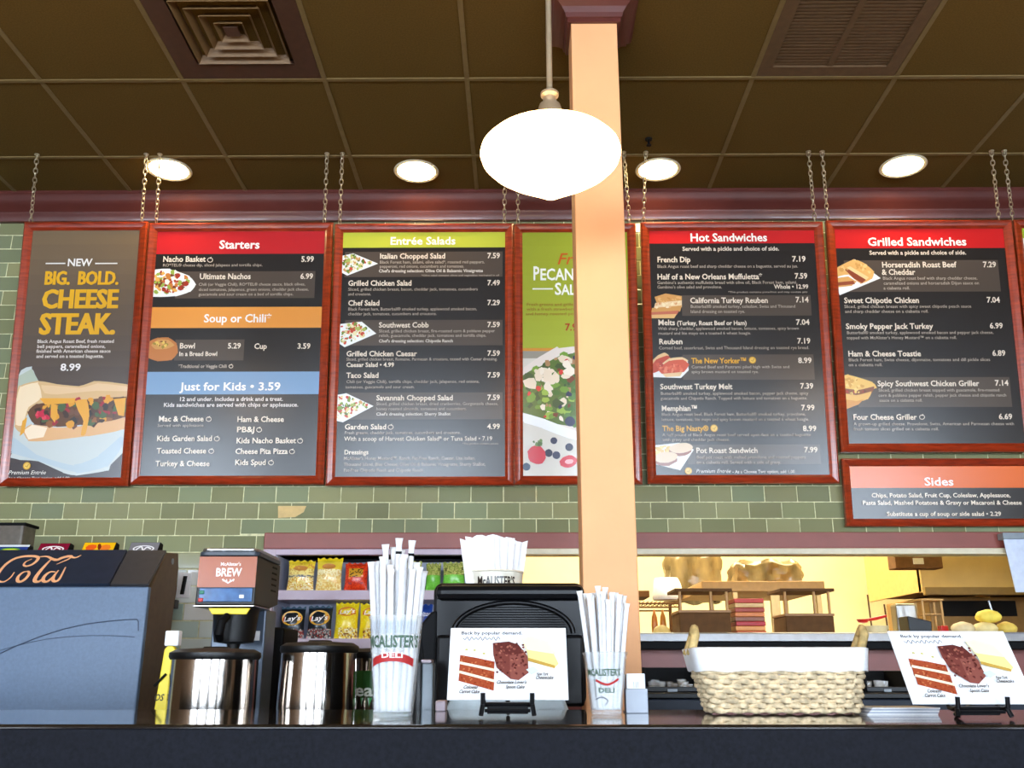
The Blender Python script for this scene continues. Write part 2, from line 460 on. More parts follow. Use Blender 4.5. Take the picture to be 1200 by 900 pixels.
# ================================================================ KITCHEN BEYOND
KY = 8.2
structure(box('wall_kitchen', M_kwall, None, XL, XR, KY, KY + .1, 0, CZ, 0))
structure(box('ceiling_kitchen', M_cream, None, XL, XR, WY + .14, KY, CZ - .6, CZ - .5, 0))
kl = MB()
for i, (x, y) in enumerate(((.4, 5.9), (2.2, 5.9), (.4, 7.2), (2.2, 7.2))):
    t = thing('ceiling_light', ['flat lit kitchen ceiling light nearest the pass-through by the column', 'flat lit kitchen ceiling light nearest the pass-through over the hood', 'flat lit rear kitchen ceiling light behind the wrapped rack', 'flat lit rear kitchen ceiling light by the back wall'][i], 'lamp', (x, y, CZ - .66))
    box('lamp_housing', M_cream, t, -.62, .62, -.32, .32, .012, .06, .003)
    box('diffuser', M_ktube, t, -.6, .6, -.3, .3, 0, .012, 0)

def KP(px0, px1, py0, py1, Y):
    a = P(px0, py0, Y); b = P(px1, py1, Y); return min(a.x, b.x), max(a.x, b.x), min(a.z, b.z), max(a.z, b.z)
# hood on the right
hx0, hx1, hz0, hz1 = KP(1076, 1215, 651, 694, 6.1)
t = thing('extractor_hood', 'wide yellowed metal hood above the kitchen line', 'hood', ((hx0 + hx1) / 2, 6.1, hz0)); off = tuple(t.location)
MB().box(hx0, 4.6, 6.1, 6.16, hz0, CZ - .6).build('front_panel', M_hood, t, off=off, bevel=.003)
xb_, zb_ = P(1014, 706, 7.6).x, P(1014, 706, 7.6).z
MB().add([(hx0, 6.12, hz0 + .005), (hx0, 6.12, CZ - .6), (hx0, 7.06, CZ - .6), (hx0, 7.06, hz0 + .005), (hx0 + .02, 6.12, hz0 + .005), (hx0 + .02, 6.12, CZ - .6), (hx0 + .02, 7.06, CZ - .6), (hx0 + .02, 7.06, hz0 + .005)],
         [(0, 1, 2, 3), (7, 6, 5, 4), (0, 4, 5, 1), (1, 5, 6, 2), (2, 6, 7, 3), (3, 7, 4, 0)]).build('side_panel', mat('hood_side', (206, 172, 106), .5, noise=.05), t, off=off)
box('grease_lip', mat('hood_lip', (120, 96, 50), .45, metal=.3), t, hx0, 4.6, 6.06, 6.1, hz0 - .02, hz0 + .03, .004, off)
for k in range(5):
    box('filter_panel', M_dkbrown, t, hx0 + .08 + k * .6, hx0 + .62 + k * .6, 6.2, 7.0, hz0 + .02, hz0 + .04, .004, off)
a = P(1050, 666, 5.7); b = P(1104, 652, 5.7)
t = thing('emergency_light', 'brown box with a pale label fixed under the top of the kitchen opening', 'light', (a.x, 5.7, a.z)); off = tuple(t.location)
box('housing', M_brown, t, a.x, b.x, 5.7, 5.82, a.z, b.z + .05, .006, off); box('mounting_post', M_brown, t, (a.x + b.x) / 2 - .02, (a.x + b.x) / 2 + .02, 5.74, 5.78, b.z + .05, CZ - .6, .002, off)
aa = P(1071, 661, 5.69); bb = P(1082, 654, 5.69)
box('label_plate', M_white, t, aa.x, bb.x, 5.69, 5.7, aa.z, bb.z, 0, off)

# work table with shelf rack
def frame_table(name, label, cat, px0, px1, pyt, Y, depth, htop, legpx, mtop, mleg):
    a = P(px0, pyt, Y); b = P(px1, pyt, Y)
    t = thing(name, label, cat, ((a.x + b.x) / 2, Y, 0)); off = tuple(t.location)
    box('table_top', mtop, t, a.x, b.x, Y, Y + depth, a.z - htop, a.z, .004, off)
    for p in legpx:
        x = P(p, pyt, Y).x
        for y in (Y + .03, Y + depth - .05): box('leg', mleg, t, x - .014, x + .014, y, y + .028, 0, a.z - htop, .002, off)
    return t, a.z
t, zt = frame_table('prep_table', 'tan-topped prep table with thin metal legs standing in the kitchen', 'table', 822, 966, 681, 5.7, .8, .06, (862, 906, 911, 960), mat('tan_board', (176, 136, 80), .5), mat('warm_steel', (170, 140, 90), .4, metal=.6))
# wrapped racks standing on it and beside it
def wrap_bundle(px0, px1, py0, py1, Y, label, seed):
    r = random.Random(seed); a = P(px0, py1, Y); b = P(px1, py0, Y)
    t = thing('wrapped_rack', label, 'rack', ((a.x + b.x) / 2, Y + .2, a.z)); off = tuple(t.location)
    W = b.x - a.x; H = b.z - a.z
    nx, nz = 36, 22; vs = []; fs = []
    ph = [r.uniform(0, 6) for _ in range(8)]
    for j in range(nz + 1):
        for i in range(nx + 1):
            th = math.pi * 2 * i / nx; v = j / nz
            rr = 1 + .05 * math.sin(5 * th + ph[0] + 3 * v) + .05 * math.sin(11 * th + ph[1] - 6 * v) + .03 * math.sin(19 * th + ph[2] + 9 * v)
            rr *= 1 - .25 * max(0, v - .8) / .2 * .6
            cx, cy = math.cos(th), math.sin(th)
            q = max(abs(cx), abs(cy)) ** .6
            vs.append(((a.x + b.x) / 2 + W / 2 * rr * cx / q, Y + .22 + .2 * rr * cy / q, a.z + H * v + .01 * math.sin(7 * th + ph[3])))
    for j in range(nz):
        for i in range(nx): fs.append((j * (nx + 1) + i, j * (nx + 1) + i + 1, (j + 1) * (nx + 1) + i + 1, (j + 1) * (nx + 1) + i))
    MB().add(vs, fs).build('plastic_cover', M_wrap, t, off=off, smooth=True)
    for k in range(5):
        z = a.z + H * (.08 + .19 * k)
        box('tray', mat('rack_tray', (132, 112, 84), .4, metal=.5), t, a.x + W * .1, b.x - W * .1, Y + .08, Y + .36, z, z + .012, .002, off)
    for sx in (.12, .88):
        x = a.x + W * sx; box('post', M_dkbrown, t, x - .01, x + .01, Y + .2, Y + .22, a.z, b.z, 0, off)
    return t
wrap_bundle(787, 848, 640, 703, 6.55, 'tall rack under clear plastic behind the left end of the prep table', 1)
wrap_bundle(868, 946, 655, 681, 6.0, 'low rack under wrinkled clear plastic on the prep table', 2)
# white wall flour bag and white column in kitchen
a = P(768, 702, 6.3); b = P(800, 676, 6.3)
t = MB(); 
vs = []; fs = []
for j in range(9):
    v = j / 8; rr = (1.05 - .25 * v ** 3) * (1 if j else .9)
    for i in range(20):
        th = 2 * math.pi * i / 20; k = 1 + .06 * math.sin(3 * th + 4 * v)
        vs.append(((a.x + b.x) / 2 + (b.x - a.x) / 2 * rr * k * math.cos(th), 6.4 + .1 * rr * k * math.sin(th), a.z + (b.z - a.z) * v))
for j in range(8):
    for i in range(20): fs.append((j * 20 + i, j * 20 + (i + 1) % 20, (j + 1) * 20 + (i + 1) % 20, (j + 1) * 20 + i))
fs += [tuple(range(19, -1, -1)), tuple(160 + i for i in range(20))]
t.add(vs, fs)
tag(t.build('flour_sack', M_white, smooth=True), 'plump white sack on the wire shelf beside the peach column', 'sack')
# wire shelf unit left
a = P(690, 705, 6.25); b = P(796, 701, 6.25)
t = thing('wire_shelf', 'dark wire shelf seen through the opening right of the peach column', 'shelf', ((a.x + b.x) / 2, 6.25, 0)); off = tuple(t.location)
zs = a.z
for k in range(22):
    x = a.x + (b.x - a.x) * (k + .5) / 22
    MB().tube([(x, 6.25, zs), (x, 6.65, zs)], .003, 5).build('shelf_wire', M_dkbrown, t, off=off)
for z in (zs - .012, zs - .035):
    for y in (6.25, 6.65): MB().tube([(a.x, y, z), (b.x, y, z)], .006, 6).build('shelf_rail', M_dkbrown, t, off=off)
for k in range(20):
    x0_ = a.x + (b.x - a.x) * k / 20; x1_ = a.x + (b.x - a.x) * (k + 1) / 20
    MB().tube([(x0_, 6.25, zs - .035), ((x0_ + x1_) / 2, 6.25, zs - .012), (x1_, 6.25, zs - .035)], .0025, 4).build('zigzag_wire', M_dkbrown, t, off=off)
for x in (a.x, b.x):
    for y in (6.25, 6.65): MB().tube([(x, y, 0), (x, y, zs + .02)], .011, 8).build('post', M_dkbrown, t, off=off)
a = P(748, 700, 6.3); b = P(770, 692, 6.3)
tag(box('storage_box', M_dkbrown, None, a.x - .02, b.x - .05, 6.3, 6.6, a.z, b.z, .004), 'flat dark brown box on the wire shelf next to the white sack', 'box')
# lower items sitting on the ledge/prep line
def crate(px0, px1, py0, py1, Y, label, m=M_dkbrown, posts=None):
    a = P(px0, py1, Y); b = P(px1, py0, Y)
    t = thing('pan_rack', label, 'rack', ((a.x + b.x) / 2, Y, Zsill if Y < 4.8 else a.z)); off = tuple(t.location)
    zb = t.location.z
    box('bin', m, t, a.x, b.x, Y, Y + .22, zb, b.z, .004, off)
    box('bin_rim', mat('bin_rim', (150, 110, 70), .5), t, a.x - .004, b.x + .004, Y - .004, Y + .224, b.z, b.z + .012, .003, off)
    if posts:
        zt_ = P(px0, posts, Y).z
        for x in (a.x + .01, (a.x * .35 + b.x * .65), b.x - .01):
            MB().tube([(x, Y + .02, b.z), (x, Y + .02, zt_)], .007, 6).build('post', mat('warm_post', (178, 130, 70), .45), t, off=off)
        box('top_rail', M_dkbrown, t, a.x - .015, b.x + .015, Y, Y + .24, zt_, zt_ + .014, .002, off)
    return t
crate(797, 856, 718, 741, 4.50, 'dark bin with thin posts on the ledge near the peach column', posts=693)
crate(922, 977, 722, 741, 4.50, 'dark ribbed bin with thin posts on the ledge beside the striped stack', posts=693)
# striped stack
a = P(863, 741, 4.55); b = P(895, 701, 4.55)
for k, c in enumerate([(196, 92, 40), (226, 150, 80), (178, 40, 44), (140, 84, 60), (208, 120, 60), (160, 60, 40), (214, 170, 110), (190, 52, 36)]):
    n = 8; z0 = Zsill + (b.z - Zsill) * k / n; z1 = Zsill + (b.z - Zsill) * (k + 1) / n
    o = MB().box(-(b.x - a.x) / 2, (b.x - a.x) / 2, 0, .16, 0, z1 - z0 - .001).build('stacked_tray', mat('tray_colour_%d' % k, c, .5), bevel=.003)
    o.location = ((a.x + b.x) / 2 + random.Random(k).uniform(-.002, .002), 4.55, z0)
    tag(o, ['orange-brown tray at the bottom of the striped stack on the ledge', 'pale orange tray second from the bottom of the striped stack', 'crimson tray third from the bottom of the striped stack', 'dull brown tray fourth from the bottom of the striped stack', 'light orange tray fourth from the top of the striped stack', 'brick red tray third from the top of the striped stack', 'sandy tray just under the top of the striped stack', 'bright red tray on top of the striped stack'][k], 'tray', 'striped stack of trays on the ledge')
# round bread / bowl near the column
a = P(767, 741, 4.5); b = P(788, 731, 4.5); r_ = (b.x - a.x) / 2
tag(MB().lathe([(r_, 0), (r_ * 1.02, .012), (r_ * .85, .03), (r_ * .5, .042), (r_ * .1, .046)], 24).build('bread_loaf', mat('pale_bread', (226, 190, 110), .7), smooth=True, loc=((a.x + b.x) / 2, 4.56, Zsill)), 'small round pale loaf on the ledge beside the peach column', 'bread')
for i, px in enumerate((768, 778)):
    a = P(px, 735, 4.68)
    tag(MB().lathe([(.013, 0), (.016, .05), (.013, .09), (.006, .11), (.006, .125)], 16).build('sauce_bottle', mat('amber_bottle%d' % i, (190, 110 + 10 * i, 40), .3), smooth=True, loc=(a.x, 4.70, Zsill)), ['amber sauce bottle behind the pale loaf, next to the column', 'amber sauce bottle behind the pale loaf, farther from the column'][i], 'bottle')
# right side clutter
def at_ledge(px, Y): return P(px, 738, Y).x
x = at_ledge(1028, 4.5)
t = thing('red_scoop', 'red handled scoop lying across a pale bowl on the ledge', 'scoop', (x, 4.5, Zsill + .055)); 
MB().tube([(-.05, 0, .01), (0, 0, .018), (.05, 0, .03)], [.006, .008, .006], 8).build('handle', M_red, t, smooth=True)
MB().lathe([(.004, 0), (.02, .004), (.027, .016), (.029, .018)], 16, -.062, 0, -.004).build('scoop_bowl', M_red, t, smooth=True)
tag(MB().lathe([(.02, 0), (.045, .012), (.056, .04), (.053, .04), (.042, .014), (.001, .006)], 24).build('bowl', mat('pale_bowl', (222, 206, 160), .5), smooth=True, loc=(x + .005, 4.52, Zsill)), 'pale round bowl under the red scoop on the ledge', 'bowl')
t = thing('utensil_stand', 'two thin dark skewers standing behind the red scoop', 'utensil', (at_ledge(1022, 4.62), 4.62, Zsill))
for d in (0, .075): MB().tube([(d, 0, 0), (d - .004, 0, .19 - d * .6)], .004, 6).build('skewer', M_dkbrown, t)
a, b = at_ledge(1066, 4.5), at_ledge(1092, 4.5)
tag(MB().prism([(a, Zsill), (b, Zsill), (b + .005, Zsill + .06), (a - .002, Zsill + .085)], 'y', 4.5, 4.62).build('dispenser_box', M_black, bevel=.004), 'black angular box on the ledge between the pale bowl and the yellow pile', 'box')
a, b = at_ledge(1055, 4.62), at_ledge(1080, 4.62)
tag(box('glass_jar', M_wrap, None, a, b, 4.64, 4.72, Zsill, Zsill + .15, .01), 'clear plastic tub standing behind the black angular box', 'jar')
a, b = at_ledge(1083, 4.7), at_ledge(1105, 4.7)
t = thing('metal_stand', 'tan open metal stand behind the black box on the ledge', 'stand', ((a + b) / 2, 4.72, Zsill)); off = tuple(t.location)
mt = mat('tan_metal', (150, 112, 60), .4, metal=.4)
for x_ in (a, b):
    for y_ in (4.68, 4.76): box('leg', mt, t, x_ - .005, x_ + .005, y_, y_ + .01, Zsill, Zsill + .165, .001, off)
box('shelf', mt, t, a, b, 4.68, 4.77, Zsill + .10, Zsill + .105, 0, off); box('top', mt, t, a - .01, b + .01, 4.67, 4.78, Zsill + .165, Zsill + .175, .002, off)
tag(box('red_tub', M_red, None, at_ledge(1103, 4.6), at_ledge(1112, 4.6), 4.6, 4.64, Zsill, Zsill + .045, .004), 'small red tub on the ledge beside the tan metal stand', 'tub')
# oven mouth under the hood
a = P(1106, 722, 6.6); b = P(1190, 704, 6.6)
t = thing('oven', 'tan oven with a dark open mouth below the hood', 'oven', ((a.x + b.x) / 2, 6.6, 0)); off = tuple(t.location)
box('oven_body', mat('oven_tan', (150, 116, 66), .5, metal=.3), t, a.x - .08, b.x + .3, 6.62, 7.4, 0, b.z + .03, .01, off)
box('oven_mouth', M_void, t, a.x, b.x, 6.60, 6.62, a.z - .0, b.z, .003, off)
MB().tube([(a.x + (b.x - a.x) * .62, 6.585, b.z), (a.x + (b.x - a.x) * .66, 6.585, a.z)], .008, 8).build('door_handle', M_steel2, t, off=off)
# yellow wrapped rolls pile
for i, (px, dz, rx, c, lb) in enumerate([(1132, 0, .05, (226, 206, 160), 'cream paper bundle on the ledge at the left of the yellow pile'), (1158, 0, .055, (232, 212, 150), 'pale yellow bundle on the ledge under the bright yellow one'), (1183, .0, .045, (220, 190, 90), 'golden bundle on the ledge at the right of the yellow pile'), (1164, .055, .06, (238, 214, 90), 'bright yellow bundle topping the pile on the ledge')]):
    x = at_ledge(px, 4.5); r = random.Random(i); vs = []; fs = []
    for j in range(7):
        v = j / 6; q = math.sqrt(max(.02, 1 - (v * 1.9 - .9) ** 2))
        for k in range(18):
            th = 2 * math.pi * k / 18; w_ = 1 + .07 * math.sin(4 * th + 5 * v + i)
            vs.append((rx * q * w_ * math.cos(th), .05 * q * w_ * math.sin(th), .06 * v))
    for j in range(6):
        for k in range(18): fs.append((j * 18 + k, j * 18 + (k + 1) % 18, (j + 1) * 18 + (k + 1) % 18, (j + 1) * 18 + k))
    fs += [tuple(range(17, -1, -1)), tuple(6 * 18 + k for k in range(18))]
    tag(MB().add(vs, fs).build('paper_bundle', mat('bundle_%d' % i, c, .7), smooth=True, loc=(x, 4.53, Zsill + dz)), lb, 'bundle', 'yellow pile on the ledge')
# hanging sheet at the far right
a = P(1188, 694, 4.37); b = P(1189, 632, 4.37)
t = thing('hanging_sheet', 'pale blue sheet hanging from a grey clip right of the kitchen opening', 'sheet', (a.x + .2, 4.37, b.z)); off = tuple(t.location)
vs = []; nx = 8
MB().add([(a.x + .01, 4.37, a.z), (a.x + .42, 4.37, a.z), (a.x + .42, 4.37, b.z), (a.x - .01, 4.37, b.z), (a.x + .01, 4.374, a.z), (a.x + .42, 4.374, a.z), (a.x + .42, 4.374, b.z), (a.x - .01, 4.374, b.z)], [(0, 1, 2, 3), (7, 6, 5, 4), (0, 4, 5, 1), (1, 5, 6, 2), (2, 6, 7, 3), (3, 7, 4, 0)]).build('sheet_panel', mat('pale_blue_sheet', (196, 206, 226), .4), t, off=off)
box('clip_bar', M_greymid, t, a.x - .015, a.x + .43, 4.36, 4.414, b.z, b.z + .03, .003, off)

# ================================================================ CHIP ALCOVE
CX0, CX1 = xat(323, WY), xat(560, WY)
t = thing('chip_rack', 'grey two-shelf snack rack set into the wall left of the cash register', 'shelf', ((CX0 + CX1) / 2, WY, .9)); off = tuple(t.location)
zsh1 = zat(692, WY); zsh1b = zat(703.5, WY); zsh2 = zat(748.5, WY); zsh2b = zat(760, WY)
box('back_panel', M_alc, t, CX0, CX1, WY + .30, WY + .32, .9, Zopen1 + .03, 0, off)
box('side_panel', M_alc, t, CX0 - .02, CX0, WY - .02, WY + .32, .9, Zopen1 + .03, .001, off)
box('side_panel', M_alc, t, CX1, CX1 + .02, WY - .02, WY + .32, .9, Zopen1 + .03, .001, off)
box('top_panel', M_blackm, t, CX0, CX1, WY + .01, WY + .3, Zopen1 + .0, Zopen1 + .02, .001, off)
box('shelf', M_trim_l, t, CX0, CX1, WY - .03, WY + .29, zsh1b, zsh1, .003, off)
box('shelf', M_trim_l, t, CX0, CX1, WY - .03, WY + .29, zsh2b, zsh2, .003, off)
box('base_panel', M_blackm, t, CX0 - .02, CX1 + .02, WY - .022, WY + .3, .9, zsh2b - .005, .001, off)

def chip_bag(px0, px1, pyt, z, art, label, Y=WY, group='chip bags in the snack rack', lean=.12, rz=0):
    a = P(px0, 700, Y); b = P(px1, 700, Y); W = b.x - a.x; H = P(px0, pyt, Y).z - z
    H /= math.cos(lean)
    t = thing('chip_bag', label, 'chips', ((a.x + b.x) / 2, Y + .05, z + .002), rz, group, rotx=-lean)
    nx, nz = 22, 28; mb = MB(); mb.flat = True
    r = random.Random(label)
    ph = r.uniform(0, 6)
    for side in (-1, 1):
        vs = []
        for j in range(nz + 1):
            v = j / nz
            for i in range(nx + 1):
                u = i / nx
                e = max(0, math.sin(math.pi * min(1, max(0, (v - .06) / .88)))) ** .55 * max(0, math.sin(math.pi * u)) ** .6
                puck = 1 - .07 * math.sin(math.pi * v)
                wr = .003 * math.sin(14 * u + ph) * (1 - abs(2 * v - 1)) ** 0 * (abs(2 * v - 1) ** 2)
                zz = H * v + (.004 * math.sin(26 * u + ph) if j == nz else 0)
                vs.append(((u - .5) * W * puck, side * (.028 * e + .0008) + wr, zz))
        fs = []; 
        n0 = len(mb.v)
        for j in range(nz):
            for i in range(nx):
                q = (j * (nx + 1) + i, j * (nx + 1) + i + 1, (j + 1) * (nx + 1) + i + 1, (j + 1) * (nx + 1) + i)
                if side > 0: q = q[::-1]
                mb.add([], [], None)
                mb.f.append(tuple(k + n0 for k in q)); mb.c.append(art((i + .5) / nx, (j + .5) / nz, r))
        mb.v += vs
    mb.build('bag_body', M_foil, t, smooth='all')
    return t, W, H
def bag_text(t, W, H, items):
    pm = PM()
    for it in items:
        if it[0] == 'e': pm.blob(it[1] * W, it[2] * H, it[3] * W, it[4] * H, it[5], n=22, irr=0)
        elif it[0] == 'b': pm.stroke([(it[1] * W, it[2] * H), (it[3] * W, it[4] * H)], it[5] * H, it[6], smooth=False)
        else: pm.text(it[1], it[2] * W, it[3] * W, it[4] * H, it[5] * H, it[6], True, slant=it[7] if len(it) > 7 else 0, rise=(it[8] * H if len(it) > 8 else 0))
    # drape on the bag front
    nv = []
    for x, y, z in pm.v:
        v = z / H; u = x / W + .5
        e = max(0, math.sin(math.pi * min(1, max(0, (v - .06) / .88)))) ** .55 * max(0, math.sin(math.pi * min(1, max(0, u)))) ** .6
        nv.append((x, -(.028 * e + .0045) + y, z))
    pm.v = nv
    pm.build('printed_logo', M_foil, t)
def art_gold(u, v, r):
    if v > .9 or v < .05: return (226, 190, 40)
    if v > .72: return (232, 200, 60) if r.random() > .3 else (210, 150, 60)
    if v > .5: return (238, 214, 130) if r.random() > .25 else (206, 160, 70)
    if v > .42: return (90, 90, 90) if r.random() > .5 else (200, 180, 130)
    return r.choice([(226, 190, 90), (236, 214, 140), (214, 150, 40), (240, 224, 180)])
def art_yel(u, v, r):
    if v > .88 or v < .04: return (240, 206, 30)
    if v > .66: return (238, 204, 60)
    if v > .45: return r.choice([(240, 222, 160), (246, 230, 180), (226, 190, 110)])
    return r.choice([(236, 206, 120), (226, 180, 90), (244, 224, 160)])
def art_red(u, v, r):
    if .45 < v < .8 and abs(u - .5) < .32: return (206, 150, 40) if r.random() > .3 else (60, 40, 20)
    return r.choice([(212, 56, 22), (226, 70, 26), (190, 36, 20)])
def art_dark(u, v, r):
    if v > .93: return (70, 92, 108)
    if v < .30: return r.choice([(150, 50, 44), (70, 70, 74), (180, 170, 160), (50, 50, 54)])
    return r.choice([(18, 26, 34), (24, 34, 42), (14, 20, 28)])
def art_lays(u, v, r):
    if v < .30: return r.choice([(240, 214, 90), (236, 190, 50), (246, 236, 190), (150, 90, 30)]) if u > .2 else (236, 208, 20)
    return (244, 212, 18) if r.random() > .1 else (252, 232, 90)
def art_green(u, v, r):
    if v > .55: return r.choice([(150, 160, 70), (176, 180, 90), (120, 130, 50), (200, 190, 120)])
    return r.choice([(108, 186, 60), (120, 200, 74)])
def art_blue(u, v, r):
    return (34, 70, 150) if v > .4 else (22, 40, 90)
YL = WY
for (p0, p1, pt, z, art, lb, kind) in [
    (332, 364, 656, zsh1, art_gold, 'golden foil chip bag at the left end of the top shelf', 'g'),
    (366, 397, 653, zsh1, art_yel, 'yellow foil chip bag between the golden and the orange-red bags', 'g'),
    (400, 428, 659, zsh1, art_red, 'orange-red chip bag on the top shelf beside the straws', 'r'),
    (432, 460, 657, zsh1, art_red, 'orange-red chip bag hidden behind the tall straws on the top shelf', 'r'),
    (464, 492, 657, zsh1, art_green, 'green chip bag behind the right edge of the tall straws', 'n'),
    (497, 515, 659, zsh1, art_green, 'narrow green chip bag just right of the tall straws', 'n'),
    (517, 544, 658, zsh1, art_green, 'green chip bag at the right end of the top shelf by the white paper bundle', 'n'),
    (327, 356, 711, zsh2, art_dark, 'dark chip bag with round logo at the left end of the lower shelf', 'l'),
    (359, 388, 710, zsh2, art_dark, 'dark chip bag with round logo next to the yellow bag on the lower shelf', 'l'),
    (391, 419, 706, zsh2, art_lays, 'bright yellow chip bag fully in view on the lower shelf', 'y'),
    (420, 447, 707, zsh2, art_lays, 'bright yellow chip bag half hidden by the tall straws', 'y'),
    (452, 478, 708, zsh2, art_blue, 'blue chip bag hidden behind the tall straws on the lower shelf', 'b'),
    (481, 506, 708, zsh2, art_blue, 'blue chip bag peeking out between the straws and the cash register', 'b')]:
    t, W, H = chip_bag(p0, p1, pt, z, art, lb)
    if kind == 'l': bag_text(t, W, H, [('e', 0, .62, .42, .24, (226, 168, 50)), ('b', -.36, .57, .36, .62, .16, (190, 30, 34)), ('t', "Lay's", -.34, .34, .53, .15, (250, 244, 240), .2, .06)])
    if kind == 'y': bag_text(t, W, H, [('e', .03, .74, .36, .14, (226, 140, 40)), ('b', -.34, .72, .38, .72, .12, (190, 40, 34)), ('t', "Lay's", -.30, .34, .68, .12, (250, 246, 240), .2, .04)])
    if kind == 'r': bag_text(t, W, H, [('b', -.3, .42, .32, .5, .07, (240, 120, 60)), ('b', -.3, .24, .32, .26, .06, (150, 20, 16))])
    if kind == 'g': bag_text(t, W, H, [('e', 0, .72, .26, .09, (196, 130, 60))])
    if kind == 'n': bag_text(t, W, H, [('b', -.4, .72, .4, .76, .12, (90, 90, 40))])
    if kind == 'b': bag_text(t, W, H, [('t', "Doritos", -.42, .42, .62, .14, (240, 240, 250), .2, .05)])

# ================================================================ COLUMN
cx0, cx1, cy0, cy1 = .194, .362, 2.90, 3.07
col = thing('support_column', 'square peach painted column with a burgundy capital behind the pendant lamp', 'column', ((cx0 + cx1) / 2, (cy0 + cy1) / 2, 0)); off = tuple(col.location)
zcap = PZ(672, 28, 0).z; zcap = P(690, 28, cy0).z
MB().box(cx0, cx1, cy0, cy1, 0, CZ).build('shaft', M_peach, col, off=off, bevel=.004)
def ring(mb, e0, e1, z0, z1):
    a = [(cx0 - e0, cy0 - e0, z0), (cx1 + e0, cy0 - e0, z0), (cx1 + e0, cy1 + e0, z0), (cx0 - e0, cy1 + e0, z0)]
    b = [(cx0 - e1, cy0 - e1, z1), (cx1 + e1, cy0 - e1, z1), (cx1 + e1, cy1 + e1, z1), (cx0 - e1, cy1 + e1, z1)]
    n = len(mb.v); mb.v += a + b
    for i in range(4): mb.f.append((n + i, n + (i + 1) % 4, n + 4 + (i + 1) % 4, n + 4 + i)); mb.c.append(None)
cm = MB(); hh = CZ - zcap
steps = [(0.001, 0), (.012, 0), (.012, .12), (.018, .14), (.022, .28), (.034, .42), (.05, .55), (.062, .62), (.062, .74), (.075, .80), (.085, .9), (.085, 1)]
for (a, b), (c, d) in zip(steps[:-1], steps[1:]): ring(cm, a, c, zcap + hh * b, zcap + hh * d)
cm.build('capital', M_crown, col, off=off)

# ================================================================ CEILING FITTINGS
t = thing('air_vent', 'brown square ceiling vent with nested square louvres above the menu boards', 'vent', (VENTC[0], VENTC[1], CZ))
gx, gy = GXS / 2 - .012, GYS / 2 - .012
fm = MB(); i_ = .20
for (x0, x1, y0, y1) in ((-gx, gx, -gy, -i_), (-gx, gx, i_, gy), (-gx, -i_, -i_, i_), (i_, gx, -i_, i_)): fm.box(x0, x1, y0, y1, -.003, .015)
fm.build('vent_frame', M_vent, t)
box('duct', M_void, t, -i_, i_, -i_, i_, .07, .08, 0)
for x0, x1, y0, y1 in ((-i_ - .01, -i_, -i_, i_), (i_, i_ + .01, -i_, i_), (-i_, i_, -i_ - .01, -i_), (-i_, i_, i_, i_ + .01)):
    box('duct_wall', M_void, t, x0, x1, y0, y1, .015, .08, 0)
for k in range(4):
    r1 = i_ - .012 - k * .044; r0 = r1 - .026; mb = MB()
    z0, z1 = -.010 + k * .002, .032
    o_ = [(-r1, -r1, z0), (r1, -r1, z0), (r1, r1, z0), (-r1, r1, z0), (-r0, -r0, z1), (r0, -r0, z1), (r0, r0, z1), (-r0, r0, z1)]
    o2 = [(x, y, z + .004) for x, y, z in o_]
    fs = [(i, (i + 1) % 4, 4 + (i + 1) % 4, 4 + i) for i in range(4)] + [(8 + 4 + i, 8 + 4 + (i + 1) % 4, 8 + (i + 1) % 4, 8 + i) for i in range(4)] + [(i, 8 + i, 8 + (i + 1) % 4, (i + 1) % 4) for i in range(4)] + [(4 + i, 4 + (i + 1) % 4, 12 + (i + 1) % 4, 12 + i) for i in range(4)]
    mb.add(o_ + o2, fs).build('louvre', mat('louvre_brown', (112, 84, 50), .5), t)
box('centre_plate', M_vent, t, -.028, .028, -.028, .028, .0, .006, .001)
t = thing('return_grille', 'reddish brown ceiling grille right of the peach column', 'vent', (GRC[0], GRC[1], CZ))
fm = MB(); i_ = .235
for (x0, x1, y0, y1) in ((-gx, gx, -gy, -i_), (-gx, gx, i_, gy), (-gx, -i_, -i_, i_), (i_, gx, -i_, i_)): fm.box(x0, x1, y0, y1, -.003, .015)
fm.build('grille_frame', M_grille, t)
box('duct', M_void, t, -i_, i_, -i_, i_, .05, .06, 0)
for (x0, x1) in ((-i_, -.012), (.012, i_)):
    n = 24
    for k in range(n):
        y = -i_ + (k + .5) * 2 * i_ / n
        MB().box(x0, x1, y - .006, y + .006, .004, .012).build('grille_slat', M_grille, t)
box('grille_bar', M_grille, t, -.012, .012, -i_, i_, 0, .014, 0)

for i, (px, py) in enumerate(((198, 197), (488, 199), (771, 197), (1058, 193))):
    c = PZ(px, py, CZ)
    t = thing('downlight', ['round lit downlight above the cheese steak and starters boards', 'round lit downlight above the green headed salad board', 'round lit downlight just right of the peach column', 'round lit downlight above the grilled sandwiches board'][i], 'lamp', (c.x, c.y, CZ - .006), group='recessed ceiling downlights')
    MB().lathe([(.096, .005), (.11, .0), (.112, -.004), (.106, -.008), (.094, -.005), (.094, .004)], 40, cap=False).build('trim_ring', M_cream, t, smooth=True)
    MB().lathe([(.094, -.002), (.094, .003)], 40).build('lens', M_can, t)
c = PZ(760, 162, CZ)
t = thing('sprinkler_head', 'tiny black sprinkler head on the ceiling near the downlight right of the column', 'sprinkler', (c.x, c.y, CZ - .004))
MB().lathe([(.018, 0), (.016, -.006)], 16).build('flange', M_blackm, t); MB().lathe([(.006, -.006), (.006, -.03), (.012, -.032), (.012, -.035)], 12).build('nozzle', M_blackm, t)

